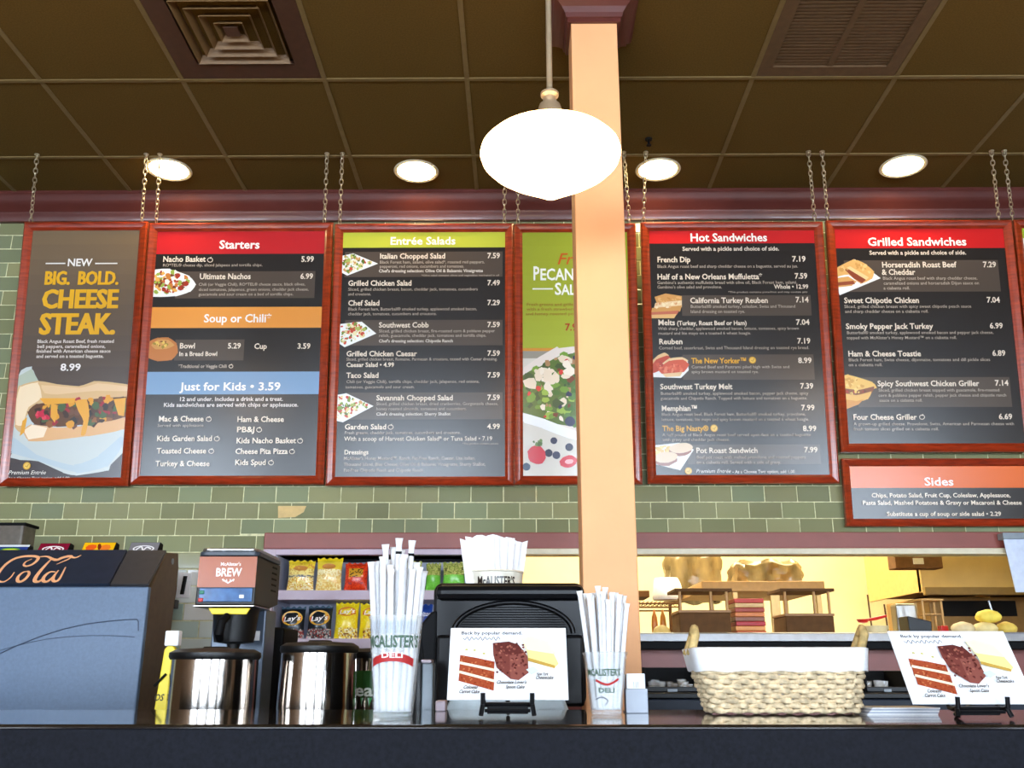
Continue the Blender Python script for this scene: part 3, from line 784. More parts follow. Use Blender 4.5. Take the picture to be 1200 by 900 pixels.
# pendant lamps: middle one in view, outer two added off-view as warm fill
pc0 = P(645, 178, 2.34)
for dx_, lb_ in ((0, 'glowing white opal glass pendant hanging on a metal rod before the column'), (-1.95, 'added off-view opal pendant, warm fill at the soda dispenser end'), (1.95, 'added off-view opal pendant, warm fill beyond the tilted sign')):
    pc = pc0 + Vector((dx_, 0, 0))
    t = thing('pendant_lamp', lb_, 'lamp', (pc.x, pc.y, pc.z), group='pendant lamp over the counter and two added off-view ones')
    a_ = .198
    pr = [(.035, .062), (.06, .060), (.10, .054), (.145, .040), (.178, .022), (.195, .004), (a_, -.008), (.193, -.024), (.174, -.044), (.14, -.068), (.10, -.092), (.06, -.116), (.025, -.138), (.002, -.150)]
    MB().lathe(pr, 56).build('glass_shade', M_opal, t, smooth='all')
    MB().lathe([(.056, .058), (.062, .085), (.055, .105), (.036, .128), (.030, .150), (.020, .160), (.018, .176), (.026, .182), (.026, .190), (.014, .200)], 32).build('fitter', M_nickel, t, smooth=True)
    MB().tube([(0, 0, .19), (0, 0, CZ - pc.z - .03)], .0085, 12).build('rod', M_nickel, t, smooth=True)
    MB().lathe([(.06, CZ - pc.z), (.058, CZ - pc.z - .012), (.02, CZ - pc.z - .03), (.009, CZ - pc.z - .032)], 32).build('canopy', M_nickel, t, smooth=True)

# ================================================================ MENU BOARDS
BYB, BZB = 4.405, CAMZ + .84
BYT, BZT = 4.265, CAMZ + 2.14
TILT = math.atan2(BYB - BYT, BZT - BZB)
def bplane(px, py, o=None, tilt=TILT):
    """pixel -> (u along the wall, v up the tilted board plane)"""
    o = o or Vector((0, BYB, BZB)); n = Vector((0, -math.cos(tilt), -math.sin(tilt)))
    d = ray(px, py); k = (o - CP).dot(n) / d.dot(n); p = CP + d * k
    up = Vector((0, -math.sin(tilt), math.cos(tilt)))
    return p.x, (p - o).dot(up)
DARK = (36, 30, 26); GREY = (78, 66, 56); CREAMT = (228, 212, 192); DESC = (182, 166, 150); GOLD = (226, 166, 44)
REDB = (196, 30, 30); WHT = (244, 236, 226)
class Board:
    def __init__(s, label, px_out_top, px_out_bot, py_top, py_bot, group='menu boards hanging above the counter', o=None, tilt=TILT, rail=.042):
        s.o = o or Vector((0, BYB, BZB)); s.tilt = tilt
        xs = []; 
        a = bplane(px_out_top[0], py_top, s.o, tilt); b = bplane(px_out_top[1], py_top, s.o, tilt)
        c = bplane(px_out_bot[0], py_bot, s.o, tilt); d = bplane(px_out_bot[1], py_bot, s.o, tilt)
        s.x0 = (a[0] + c[0]) / 2; s.x1 = (b[0] + d[0]) / 2; s.v1 = (a[1] + b[1]) / 2; s.v0 = (c[1] + d[1]) / 2
        s.W = s.x1 - s.x0; s.H = s.v1 - s.v0; s.cx = (s.x0 + s.x1) / 2
        up = Vector((0, -math.sin(tilt), math.cos(tilt)))
        base = s.o + up * s.v0 + Vector((s.cx, 0, 0))
        s.t = thing('menu_board', label, 'sign', base, 0, group, rotx=tilt)
        r = rail; s.r = r; w, h = s.W / 2, s.H
        prof = [(0, .012), (0, -.012), (.008, -.019), (.014, -.016), (.026, -.015), (.034, -.008), (r, -.004), (r, .012)]
        def rail_mesh(A, B, inw, m, tn):
            mb = MB(); A = Vector(A); B = Vector(B); d = (B - A).normalized(); iw = Vector(inw)
            n = len(prof); vs = []
            for (P0, sg) in ((A, 1), (B, -1)):
                for e, y in prof: 
                    q = P0 + iw * e + d * e * sg; vs.append((q.x, y, q.z))
            fs = [tuple(range(n)), tuple(range(2 * n - 1, n - 1, -1))] + [(i, i + n, (i + 1) % n + n, (i + 1) % n) for i in range(n)]
            mb.add(vs, fs).build('frame_rail', m, s.t, smooth=True)
        rail_mesh((-w, 0, 0), (-w, 0, h), (1, 0, 0), M_wood, 0); rail_mesh((w, 0, h), (w, 0, 0), (-1, 0, 0), M_wood, 0)
        rail_mesh((-w, 0, h), (w, 0, h), (0, 0, -1), M_wood_h, 0); rail_mesh((w, 0, 0), (-w, 0, 0), (0, 0, 1), M_wood_h, 0)
        s.ix0, s.ix1, s.iz0, s.iz1 = -w + r - .006, w - r + .006, r - .006, h - r + .006
        bp = MB(); bp.box(s.ix0, s.ix1, .0, .010, s.iz0, s.iz1, DARK); s.back = bp
        s.pm = PM(); s.pm.layer = .0006; s.art = PM(); s.art.layer = .0004
        s.rn = random.Random(label)
    def l(s, px, py):
        u, v = bplane(px, py, s.o, s.tilt); return u - s.cx, v - s.v0
    def band(s, py0, py1, col, px0=None, px1=None, pm=None):
        pm = pm or s.art; m = (px0 or 0) / 2 + (px1 or 0) / 2 if px0 else 600
        z1 = s.l(m, py0)[1]; z0 = s.l(m, py1)[1]
        x0 = s.l(px0, (py0 + py1) / 2)[0] if px0 else s.ix0; x1 = s.l(px1, (py0 + py1) / 2)[0] if px1 else s.ix1
        pm.rect(max(x0, s.ix0), min(x1, s.ix1), max(z0, s.iz0), min(z1, s.iz1), col)
    def T(s, t, px0, px1, py, cap, col=CREAMT, bold=True, slant=0):
        a = s.l(px0, py); b = s.l(px1, py); c = s.l((px0 + px1) / 2, py - cap)
        z = (a[1] + b[1]) / 2
        s.pm.text(t, a[0], b[0], z, c[1] - z, col, bold, slant)
    def D(s, px0, px1, py, t, cap=3.3, col=DESC): s.T(t, px0, px1, py, cap, col, False)
    def ring(s, px, py, r=2.6):
        pts = []
        for k in range(13):
            th = math.pi * 2 * k / 12 + .6
            pts.append(s.l(px + r * 1.15 * math.cos(th), py + r * math.sin(th)))
        s.pm.stroke(pts, .003, CREAMT, smooth=False)
        s.pm.stroke([s.l(px, py - r * .6), s.l(px + r * .5, py - r * 1.35)], .003, CREAMT, smooth=False)
    def coin(s, px, py, r=4):
        c = s.l(px, py); e = s.l(px + r, py)[0] - c[0]
        s.pm.blob(c[0], c[1], e, e, (204, 150, 40), n=20, irr=0); s.pm.blob(c[0], c[1], e * .78, e * .78, (232, 190, 80), n=20, irr=0)
        s.pm.stroke([(c[0] - e * .4, c[1]), (c[0] + e * .1, c[1] - e * .35), (c[0] + e * .4, c[1] + e * .4)], .003, (160, 110, 30), smooth=False)
    def poly(s, pts, col, pm=None, smooth=True):
        q = [s.l(*p) for p in pts]
        if smooth and len(q) > 5:
            o_ = []; n = len(q)
            for i in range(n):
                p0, p1, p2, p3 = q[i - 1], q[i], q[(i + 1) % n], q[(i + 2) % n]
                for k in range(4):
                    t = k / 4; o_.append(tuple(.5 * (2 * p1[a] + .8 * (p2[a] - p0[a]) * t + (-.8 * p3[a] - 4.4 * p1[a] + 5.2 * p2[a] + .0 * p0[a] + (1.6 * p0[a] - 1.6 * p1[a]) - (.0)) * t * t + (-.8 * p0[a] + 3.2 * p1[a] - 3.2 * p2[a] + .8 * p3[a]) * t ** 3) for a in (0, 1)))
            q = o_
        q = [(min(max(x, s.ix0), s.ix1), min(max(z, s.iz0), s.iz1)) for x, z in q]
        (pm or s.art).poly(q, col)
    def food(s, poly, cols, n, rmin, rmax, aspect=1.0, pm=None):
        """scatter irregular dabs of colour inside a pixel polygon: the printed photograph of food"""
        pm = pm or s.art; r = s.rn
        xs = [p[0] for p in poly]; ys = [p[1] for p in poly]; k = 0
        def inside(x, y):
            c = False; j = len(poly) - 1
            for i in range(len(poly)):
                xi, yi = poly[i]; xj, yj = poly[j]
                if (yi > y) != (yj > y) and x < (xj - xi) * (y - yi) / (yj - yi) + xi: c = not c
                j = i
            return c
        while k < n:
            x = r.uniform(min(xs), max(xs)); y = r.uniform(min(ys), max(ys))
            if not inside(x, y): continue
            if not s.ix0 + .012 < s.l(x, y)[0] < s.ix1 - .012: continue
            c = s.l(x, y); q = r.uniform(rmin, rmax) * .0042
            pm.layer -= 2.5e-5
            pm.blob(c[0], c[1], q, q * aspect * r.uniform(.5, 1), r.choice(cols), r.uniform(0, 3.14), 7, .3, r); k += 1
    def done(s, bg=None):
        s.back.build('backing_panel', M_print, s.t)
        if bg: pass
        if s.art.v: s.art.build('printed_picture', M_print, s.t)
        if s.pm.v: 
            s.pm.v = [(x, y - .0035 if s.deep else y - .0002, z) for x, y, z in s.pm.v]
            s.pm.build('lettering', M_print, s.t)
    deep = True

BREAD = [(214, 160, 90), (230, 186, 120), (196, 136, 66), (240, 206, 150)]
SALAD = [(120, 140, 50), (170, 180, 90), (196, 70, 50), (236, 226, 200), (200, 150, 90), (230, 220, 170), (90, 110, 40), (222, 200, 140)]
NACHO = [(200, 120, 50), (226, 170, 80), (160, 50, 30), (150, 170, 70), (240, 236, 220), (180, 70, 40), (120, 60, 30)]
MEAT = [(196, 80, 50), (214, 110, 70), (170, 60, 40), (226, 150, 90)]
def plate(B, pts, col=(236, 236, 232)): B.poly(pts, col)

# --- board 1: big bold cheese steak
B = Board('tall menu board with gold cheese steak lettering and a sandwich photo', (28, 173), (1, 153), 261, 570)
B.art.grad(B.ix0, B.ix1, B.iz0, B.iz1, (62, 54, 56), (118, 98, 74))  # brown-grey printed backdrop; part of the gradient is a painted-in reflection
def q(x, y): return (x / 4.5, 400 + y / 4.5)
B.poly([q(95, 185), q(168, 145), q(205, 212), q(340, 240), q(640, 250), q(648, 560), q(650, 585), q(585, 650), q(565, 682), q(400, 706), q(330, 690), q(200, 632), q(62, 592)], (196, 202, 198))
B.poly([q(95, 185), q(168, 145), q(205, 212), q(150, 330), q(90, 260)], (176, 184, 164))
B.poly([q(60, 500), q(200, 600), q(390, 650), q(520, 600), q(640, 500), q(640, 560), q(560, 660), q(400, 690), q(190, 625), q(62, 585)], (180, 194, 200))
B.poly([q(85, 300), q(105, 235), q(205, 210), q(300, 226), q(420, 235), q(500, 210), q(600, 218), q(675, 232), q(668, 300), q(500, 305), q(300, 318), q(190, 335), q(140, 400), q(110, 480), q(78, 440)], (212, 172, 122))
B.poly([q(90, 300), q(112, 240), q(200, 222), q(215, 300), q(150, 350), q(120, 440), q(84, 430)], (240, 214, 176))
B.poly([q(230, 232), q(420, 245), q(520, 222), q(668, 240), q(668, 262), q(500, 262), q(300, 280), q(235, 270)], (226, 190, 144))
B.poly([q(125, 470), q(170, 440), q(300, 455), q(430, 445), q(655, 400), q(645, 465), q(460, 500), q(230, 526), q(150, 522)], (222, 170, 116))
B.poly([q(125, 470), q(170, 440), q(250, 455), q(230, 505), q(150, 518)], (246, 222, 190))
fill = [q(150, 370), q(200, 330), q(330, 318), q(480, 305), q(665, 298), q(655, 400), q(430, 440), q(300, 450), q(180, 435)]
B.poly(fill, (96, 60, 34))
B.food(fill, [(60, 36, 24), (80, 52, 40), (140, 84, 40), (220, 150, 40), (50, 40, 34), (160, 40, 50), (70, 90, 50), (110, 70, 50)], 90, 2, 5.5)
for pts in ([q(270, 330), q(300, 335), q(305, 380), q(290, 430), q(268, 400)], [q(400, 315), q(460, 312), q(470, 400), q(450, 490), q(428, 490), q(440, 420), q(415, 370)], [q(600, 305), q(665, 298), q(655, 395), q(625, 390)], [q(120, 420), q(145, 400), q(130, 480), q(105, 500)], [q(210, 300), q(400, 300), q(390, 325), q(240, 335)]):
    B.poly(pts, (226, 160, 50))
B.food([q(180, 360), q(250, 360), q(250, 410), q(180, 410)], [(196, 30, 60), (220, 60, 80)], 7, 2, 4)
B.T('NEW', 79, 108, 312, 8.4, (236, 230, 222))
for a, b in ((54, 77), (112, 138)): B.band(308.3, 309.7, (230, 224, 214), a, b, B.pm)
YG = (224, 168, 36)
for dx_ in (-.55, 0, .55):
    B.T('BIG.', 52 + dx_, 82 + dx_, 333.5, 15, YG); B.T('BOLD.', 91 + dx_, 139 + dx_, 333.5, 15, YG)
    B.T('CHEESE', 49 + dx_ * 1.5, 138 + dx_ * 1.5, 361, 21, YG); B.T('STEAK.', 46 + dx_ * 1.7, 135 + dx_ * 1.7, 391.5, 23.5, YG)
for y, a, b, tx in ((402, 44, 134, 'Black Angus Roast Beef, fresh roasted'), (408, 44, 124, 'bell peppers, caramelized onions,'), (413.5, 43, 130, 'finished with American cheese sauce'), (419.5, 43, 122, 'and served on a toasted baguette.')): B.T(tx, a, b, y, 3.8, (220, 206, 194))
B.T('8.99', 71, 95, 434.5, 8, (240, 232, 226)); B.coin(32, 546, 4.5)
B.T('Premium Entrée', 10, 54, 556, 4.6, (230, 224, 214), False, .3); B.T('As a Choose Two option, add 1.00', 10, 82, 561.5, 2.6, (214, 206, 196)); B.T('couch', 104, 137, 561.5, 1.6, (160, 150, 146), False)
B.done()

# --- board 2: starters
B = Board('menu board with a red Starters heading, orange and blue bands', (174, 390), (155, 381), 262, 568)
B.band(262, 296.5, (186, 32, 36)); B.T('Starters', 257, 304.5, 291.5, 9.4, WHT, True)
B.T('Nacho Basket', 191, 241, 307, 6.3); B.T('5.99', 353, 368, 307, 6.3); B.ring(246.5, 305)
B.D(191, 308, 312.5, 'RO*TEL® cheese dip, sliced jalapeños and tortilla chips.')
B.band(318, 349.5, GREY, 206, 369)
pl = [(178, 318), (200, 316), (222, 324), (229, 334), (222, 342), (205, 347), (178, 346)]
plate(B, pl); B.food([(180, 320), (205, 317), (224, 328), (220, 338), (200, 343), (180, 342)], NACHO, 90, 1.6, 4)
B.T('Ultimate Nachos', 234, 294, 327.3, 6.4); B.T('6.99', 352, 367, 327, 6.2)
for a, b, y, tx in ((233, 358, 335, 'Chili (or Veggie Chili), RO*TEL® cheese sauce, black olives,'), (233, 362, 341, 'diced tomatoes, jalapenos, green onions, cheddar jack cheese,'), (233, 344, 346.6, 'guacamole and sour cream on a bed of tortilla chips.')): B.D(a, b, y, tx)
B.band(359, 383.5, (226, 148, 62)); B.T('Soup or Chili*', 239, 318, 377.8, 9.2, WHT, True)
B.band(398, 422.5, GREY, 205, 286)
B.poly([(172, 412), (176, 400), (186, 396), (198, 396), (207, 403), (208, 414), (200, 422), (184, 423), (174, 419)], (190, 116, 56))
B.poly([(178, 404), (186, 398), (198, 399), (204, 405), (194, 409), (182, 409)], (206, 150, 80))
B.food([(180, 403), (188, 399), (200, 402), (192, 407)], [(120, 70, 30), (226, 190, 90), (150, 130, 50)], 14, 1, 2.4)
B.T('Bowl', 210.5, 229, 408.5, 6.2); B.T('5.29', 267, 282.5, 408.5, 6.2); B.T('Cup', 298, 313, 409, 6.2); B.T('3.59', 348.5, 364, 408.8, 6.2)
B.T('In a Bread Bowl', 210, 255, 417.3, 5); B.T('*Traditional or Veggie Chili', 209, 266, 431.3, 3.8, DESC); B.ring(271, 429.5, 2)
B.band(435, 461.5, (118, 150, 182)); B.T('Just for Kids • 3.59', 212, 329, 457.5, 9, WHT, True)
B.T('12 and under. Includes a drink and a treat.', 210, 332, 470, 4.6, (216, 206, 200)); B.T('Kids sandwiches are served with chips or applesauce.', 192, 350, 476.8, 4.6, (216, 206, 200))
for a, b, y, tx, rg in ((186, 239, 494, 'Mac & Cheese', 245), (184, 249, 517, 'Kids Garden Salad', 254.5), (184, 242, 531.5, 'Toasted Cheese', 248), (182.5, 246, 546.3, 'Turkey & Cheese', 0), (278, 333, 494.5, 'Ham & Cheese', 0), (277.5, 299, 506.5, 'PB&J', 304), (277, 347, 519.5, 'Kids Nacho Basket', 352), (276, 337.5, 532, 'Cheese Pita Pizza', 342.5), (275.5, 312, 545, 'Kids Spud', 318)):
    B.T(tx, a, b, y, 6.2);
    if rg: B.ring(rg, y - 2.6)
B.D(185, 239, 500.3, 'Served with applesauce')
B.done()

# --- board 3: entree salads
B = Board('menu board with a lime green Entrée Salads heading', (391, 601), (384, 603), 263, 569)
B.band(262, 289.8, (188, 190, 60)); B.T('Entrée Salads', 457, 534, 286.8, 8.6, WHT, True)
for y0, y1 in ((295, 324.5), (375, 404.8), (460, 491.5)): B.band(y0, y1, GREY, 404, 589)
for pl in ([(398, 300), (414, 297), (443, 309), (407, 323), (399, 319)], [(396, 380), (424, 377), (441, 391), (404, 407), (396, 402)], [(393, 463), (406, 461), (438, 476), (402, 495), (393, 493)]):
    plate(B, pl); cx_ = sum(p[0] for p in pl) / len(pl); cy_ = sum(p[1] for p in pl) / len(pl)
    B.food([(cx_ + (p[0] - cx_) * .82, cy_ - 1 + (p[1] - cy_) * .82) for p in pl], SALAD, 80, 1.2, 3)
items = [('Italian Chopped Salad', 445, 522, 303.3, [(445, 568, 309, 'Black Forest ham, salami, olive salad*, roasted red peppers,', 0), (445, 544, 314, 'pepperoni, red onions, cucumbers and tomatoes.', 0), (444, 566, 319.3, "Chef's dressing selection: Olive Oil & Balsamic Vinaigrette", 1)], '7.59'),
 ('Grilled Chicken Salad', 408, 482.5, 335, [(408, 560, 340.8, 'Sliced, grilled chicken breast, bacon, cheddar jack, tomatoes, cucumbers', 0), (408, 435, 346.5, 'and croutons.', 0)], '7.49'),
 ('Chef Salad', 408, 445, 358.3, [(408, 559, 364, 'Black Forest ham, Butterball® smoked turkey, applewood smoked bacon,', 0), (408, 512, 369.6, 'cheddar jack, tomatoes, cucumbers and croutons.', 0)], '7.29'),
 ('Southwest Cobb', 444, 502.5, 384, [(444, 580, 389.7, 'Sliced, grilled chicken breast, fire-roasted corn & poblano pepper', 0), (444, 570, 395, 'relish, guacamole, cheddar jack, tomatoes and tortilla chips.', 0), (444, 531, 401.4, "Chef's dressing selection: Chipotle Ranch", 1)], '7.59'),
 ('Grilled Chicken Caesar', 406, 488.5, 417.6, [(406, 583, 422.7, 'Sliced, grilled chicken breast, Romaine, Parmesan & croutons, tossed with Caesar dressing.', 0)], '7.59'),
 ('Taco Salad', 406, 444, 443, [(406, 562, 449, 'Chili (or Veggie Chili), tortilla chips, cheddar jack, jalapenos, red onions,', 0), (405, 486, 455.3, 'tomatoes, guacamole and sour cream.', 0)], '7.59'),
 ('Savannah Chopped Salad', 441, 531, 469.3, [(441, 584, 475, 'Sliced, grilled chicken breast, dried cranberries, Gorgonzola cheese,', 0), (441, 547, 480.8, 'honey roasted almonds, tomatoes and cucumbers.', 0), (441, 528, 487, "Chef's dressing selection: Sherry Shallot", 1)], '7.59'),
 ('Garden Salad', 404, 453, 503.3, [(404, 540, 508.8, 'Fresh greens, cheddar jack, tomatoes, cucumbers and croutons.', 0)], '4.99')]
for nm, a, b, y, ds, pr_ in items:
    B.T(nm, a, b, y, 6); B.T(pr_, 571, 586, y - .5, 6)
    for (c, d, yy, tx, bo) in ds: B.T(tx, c, d, yy, 3.4, DESC if not bo else (216, 204, 190), bool(bo))
B.T('Caesar Salad • 4.99', 406, 462, 430.2, 5); B.ring(458, 500.7)
B.T('With a scoop of Harvest Chicken Salad* or Tuna Salad • 7.19', 403.5, 577, 516.6, 5, CREAMT, False)
B.D(542, 584, 521, '*This product contains pecans', 2); B.D(494, 585, 324, '*Olive salad contains olives and vegetables marinated in oil', 2)
B.T('Dressings', 403.5, 432, 532.6, 5.2)
for a, b, y, tx in ((403, 557, 539, "McAlister's Honey Mustard™, Ranch, Fat-Free Ranch, Caesar, Lite Italian,"), (403, 569, 546, 'Thousand Island, Bleu Cheese, Olive Oil & Balsamic Vinaigrette, Sherry Shallot,'), (403, 496, 553, 'Fat-Free Chipotle Peach and Chipotle Ranch')): B.D(a, b, y, tx, 3.8)
B.done()

# --- board 4: pecan salad (partly behind the column)
B = Board('lime green pecan salad board standing partly behind the peach column', (602, 743), (603, 754), 263, 568)
B.art.grad(B.ix0, B.ix1, B.iz0, B.iz1, (176, 190, 60), (150, 158, 44))
B.T('Fresh', 652, 700, 310, 13, (196, 90, 30), False, .3)
B.T('P', 624.5, 632, 328.3, 15.5, (240, 238, 224)); B.T('ECAN', 632.5, 673, 328.3, 13, (240, 238, 224)); B.T('S', 650, 658, 345.5, 13.5, (240, 238, 224)); B.T('ALAD', 658, 694, 345.5, 11.5, (240, 238, 224))
B.band(338, 339.6, (236, 234, 214), 624, 648, B.pm)
for y, a, b, tx in ((358.5, 617, 712, 'Fresh greens and grilled chicken breast'), (364, 617, 712, 'with a fresh strawberries, blueberries'), (369.5, 616, 712, 'and honey roasted pecans in dressing')): B.T(tx, a, b, y, 3.4, (150, 110, 40), False)
B.T('7.99', 662, 682, 387.5, 8, (170, 60, 26))
B.band(408, 572, (214, 208, 196), None, None); B.band(408, 411.5, (204, 140, 50)); B.band(411.5, 420, (150, 144, 130))
B.poly([(604, 440), (655, 408), (720, 410), (752, 440), (752, 520), (680, 516), (640, 494), (604, 482)], (226, 214, 204))
gr = [(606, 446), (632, 430), (660, 416), (700, 414), (752, 440), (752, 505), (690, 502), (650, 496), (612, 482)]
B.poly(gr, (84, 110, 44))
B.food(gr, [(70, 110, 40), (110, 150, 50), (150, 180, 70), (60, 84, 40), (226, 208, 180), (236, 222, 200), (90, 130, 60), (170, 130, 90)], 170, 2, 6.5)
B.food(gr, [(200, 40, 40), (214, 60, 50), (120, 60, 30), (40, 46, 70)], 34, 2, 4.5)
B.food([(612, 440), (670, 425), (670, 440), (612, 456)], [(232, 214, 188), (240, 226, 206)], 12, 4, 8)
B.poly([(604, 482), (640, 492), (680, 506), (752, 508), (752, 516), (680, 517), (636, 502), (604, 492)], (236, 238, 238))
for (x, y, r_, c) in ((649, 516.5, 4, (50, 56, 80)), (667, 524, 4.6, (44, 50, 74)), (643, 531, 4.6, (40, 48, 70)), (652, 533.5, 4.6, (54, 60, 84)), (617, 547, 4.6, (50, 70, 96)), (668, 494, 6, (44, 50, 80))):
    c_ = B.l(x, y); e = B.l(x + r_, y)[0] - c_[0]; B.art.blob(c_[0], c_[1], e, e, c, n=16, irr=.03)
for (x, y, rx, ry, an) in ((629, 533, 10.5, 11.5, .4), (666, 541, 10.5, 7, .2), (690, 540, 8, 8, 0)):
    c_ = B.l(x, y); e = B.l(x + rx, y)[0] - c_[0]; B.art.blob(c_[0], c_[1], e, e * ry / rx, (206, 50, 64), an, 18, .06)
c_ = B.l(667, 541); B.art.blob(c_[0], c_[1], .02, .012, (238, 170, 170), .2, 12, .1)
B.food([(622, 518), (634, 517), (636, 523), (622, 525)], [(80, 110, 60), (110, 140, 80)], 9, 1.5, 3.5)
B.done()

# --- board 5: hot sandwiches
B = Board('menu board with a red Hot Sandwiches heading right of the peach column', (752, 966), (757, 980), 261, 567)
B.band(259, 286, REDB); B.T('Hot Sandwiches', 808.5, 899, 283, 9, WHT, True)
B.T('Served with a pickle and choice of side.', 799.5, 913, 294, 4.6, (214, 200, 184))
for y0, y1, a, b in ((346, 370, 799, 950.5), (415.5, 445, 800, 954), (521, 544, 806, 961.5)): B.band(y0, y1, GREY, a, b)
items = [('French Dip', 770, 809, 307.5, [(770, 935, 314, 'Black Angus roast beef and sharp cheddar cheese on a baguette, served au jus.')], '7.19', 928, 944),
 ('Half of a New Orleans Muffuletta*', 770, 893, 327.5, [(770, 934, 333, "Gambino's authentic muffuletta bread with olive oil, Black Forest ham, salami,"), (770, 846, 338.3, "Gambino's olive salad and provolone.")], '7.59', 931, 946),
 ('California Turkey Reuben', 808.5, 900, 355.3, [(809, 932, 361, 'Butterball® smoked turkey, coleslaw, Swiss and Thousand'), (809, 873, 367, 'Island dressing on toasted rye.')], '7.14', 932, 947.5),
 ('Reuben', 772, 800, 403.5, [(772, 948, 409.5, 'Corned beef, sauerkraut, Swiss and Thousand Island dressing on toasted rye bread.')], '7.19', 934, 949.5),
 ('Southwest Turkey Melt', 773.5, 858, 456.3, [(774, 947, 462.8, 'Butterball® smoked turkey, applewood smoked bacon, pepper jack cheese, spicy'), (774, 946, 468.5, 'guacamole and Chipotle Ranch. Topped with lettuce and tomatoes on a baguette.')], '7.39', 937.5, 953),
 ('Memphian™', 775, 817.5, 481.7, [(775, 944, 487.3, 'Black Angus roast beef, Black Forest ham, Butterball® smoked turkey, provolone,'), (775, 948, 493.3, 'lettuce, tomatoes, lite mayo and spicy brown mustard on a toasted 6 wheat hoagie.')], '7.99', 938.5, 954.5),
 ('Pot Roast Sandwich', 815.5, 888, 531, [(816, 944, 537.5, 'Beef pot roast with melted provolone and roasted peppers'), (816, 915, 543.5, 'on a ciabatta roll. Served with a side of gravy.')], '7.99', 942, 958)]
for nm, a, b, y, ds, pr_, pa, pb in items:
    B.T(nm, a, b, y, 6.2); B.T(pr_, pa, pb, y - .8, 6.2)
    for (c, d, yy, tx) in ds: B.D(c, d, yy, tx, 3.5)
B.T('Melts', 771, 791, 381.3, 6.2); B.T('(Turkey, Roast Beef or Ham)', 793, 875, 381.3, 5); B.T('7.04', 932.5, 948.5, 380.8, 6.2)
B.D(771, 936, 386.8, 'With sharp cheddar, applewood smoked bacon, lettuce, tomatoes, spicy brown'); B.D(771, 880, 392.3, 'mustard and lite mayo on a toasted 6 wheat hoagie.')
B.T('Whole • 12.99', 907, 947, 338.6, 4.8); B.D(853, 946, 343.5, '*This product contains pistachios and may contain pits', 2)
B.T('The New Yorker™', 810, 875, 426, 6.2, GOLD); B.coin(881.5, 422.3, 4.2); B.T('8.99', 935, 951, 425.6, 6.2)
B.D(810, 925, 431.8, 'Corned Beef and Pastrami piled high with Swiss and'); B.D(810, 889, 437.5, 'spicy brown mustard on toasted rye.')
B.T('The Big Nasty®', 776, 830, 505.3, 6.2, GOLD); B.coin(836.5, 502, 4.4); B.T('8.99', 940.5, 956.5, 505.3, 6.2)
B.D(776, 950, 511.3, 'A half pound of Black Angus roast beef served open-face on a toasted baguette'); B.D(776, 855, 517, 'with gravy and cheddar jack cheese.')
B.coin(806.5, 552, 4.2); B.T('Premium Entrée', 815, 856, 554.3, 4.4, (226, 220, 214), False, .3); B.T('- As a Choose Two option, add 1.00', 858, 931, 554.5, 3.6, (214, 206, 200))
for pts, c in (([(767, 348), (780, 344), (799, 347), (799, 353), (770, 356)], (206, 150, 84)), ([(768, 355), (799, 352), (799, 360), (766, 362)], (232, 204, 160)), ([(764, 361), (799, 358), (797, 365), (763, 367)], (204, 148, 82)), ([(763, 366), (796, 364), (793, 369), (762, 370)], (190, 104, 78)), ([(761, 369), (793, 368), (790, 373), (762, 373)], (222, 176, 112))): B.poly(pts, c)
B.food([(768, 355), (798, 353), (798, 359), (767, 361)], [(214, 150, 100), (240, 220, 180), (220, 170, 120)], 14, 1, 2.4); B.food([(768, 350), (797, 348), (797, 352), (770, 355)], [(190, 130, 66), (222, 170, 104)], 12, 1, 2.4)
B.poly([(764, 436), (772, 418), (806, 424), (807, 434), (798, 443), (764, 442)], (236, 232, 228), smooth=False)
for pts, c in (([(763, 424), (772, 416), (779, 413.5), (783, 417), (770, 423), (763, 430)], (226, 186, 132)), ([(763, 430), (770, 421), (782, 417), (785, 421), (773, 434), (764, 437)], (186, 66, 40)), ([(774, 428), (785, 420), (800, 419), (806, 423), (800, 426), (780, 430)], (230, 196, 146)), ([(772, 432), (785, 423), (801, 422), (807, 428), (800, 436), (778, 439)], (206, 84, 54)), ([(776, 438), (800, 436), (797, 441), (780, 442)], (228, 190, 140))): B.poly(pts, c)
B.food([(774, 431), (786, 425), (803, 426), (799, 435), (779, 437)], [(220, 104, 70), (190, 70, 48), (226, 124, 90)], 22, 1, 2.6); B.food([(765, 430), (780, 420), (774, 432)], [(204, 84, 54), (170, 54, 36)], 8, 1, 2.4)
B.poly([(766, 522), (796, 519), (813, 527), (797, 551), (766, 544)], (236, 234, 228)); B.food([(768, 524), (782, 522), (790, 532), (768, 534)], [(220, 180, 90), (236, 206, 130)], 20, 2, 4)
for (x, y, rx, ry) in ((798, 525, 14, 6), (780, 536, 14, 6.5)):
    c_ = B.l(x, y); e = B.l(x + rx, y)[0] - c_[0]; B.art.blob(c_[0], c_[1] - .012, e * .95, e * .5, (150, 90, 70), .1, 14, .1); B.art.blob(c_[0], c_[1], e, e * ry / rx, (222, 194, 160), .1, 18, .04)
B.done()

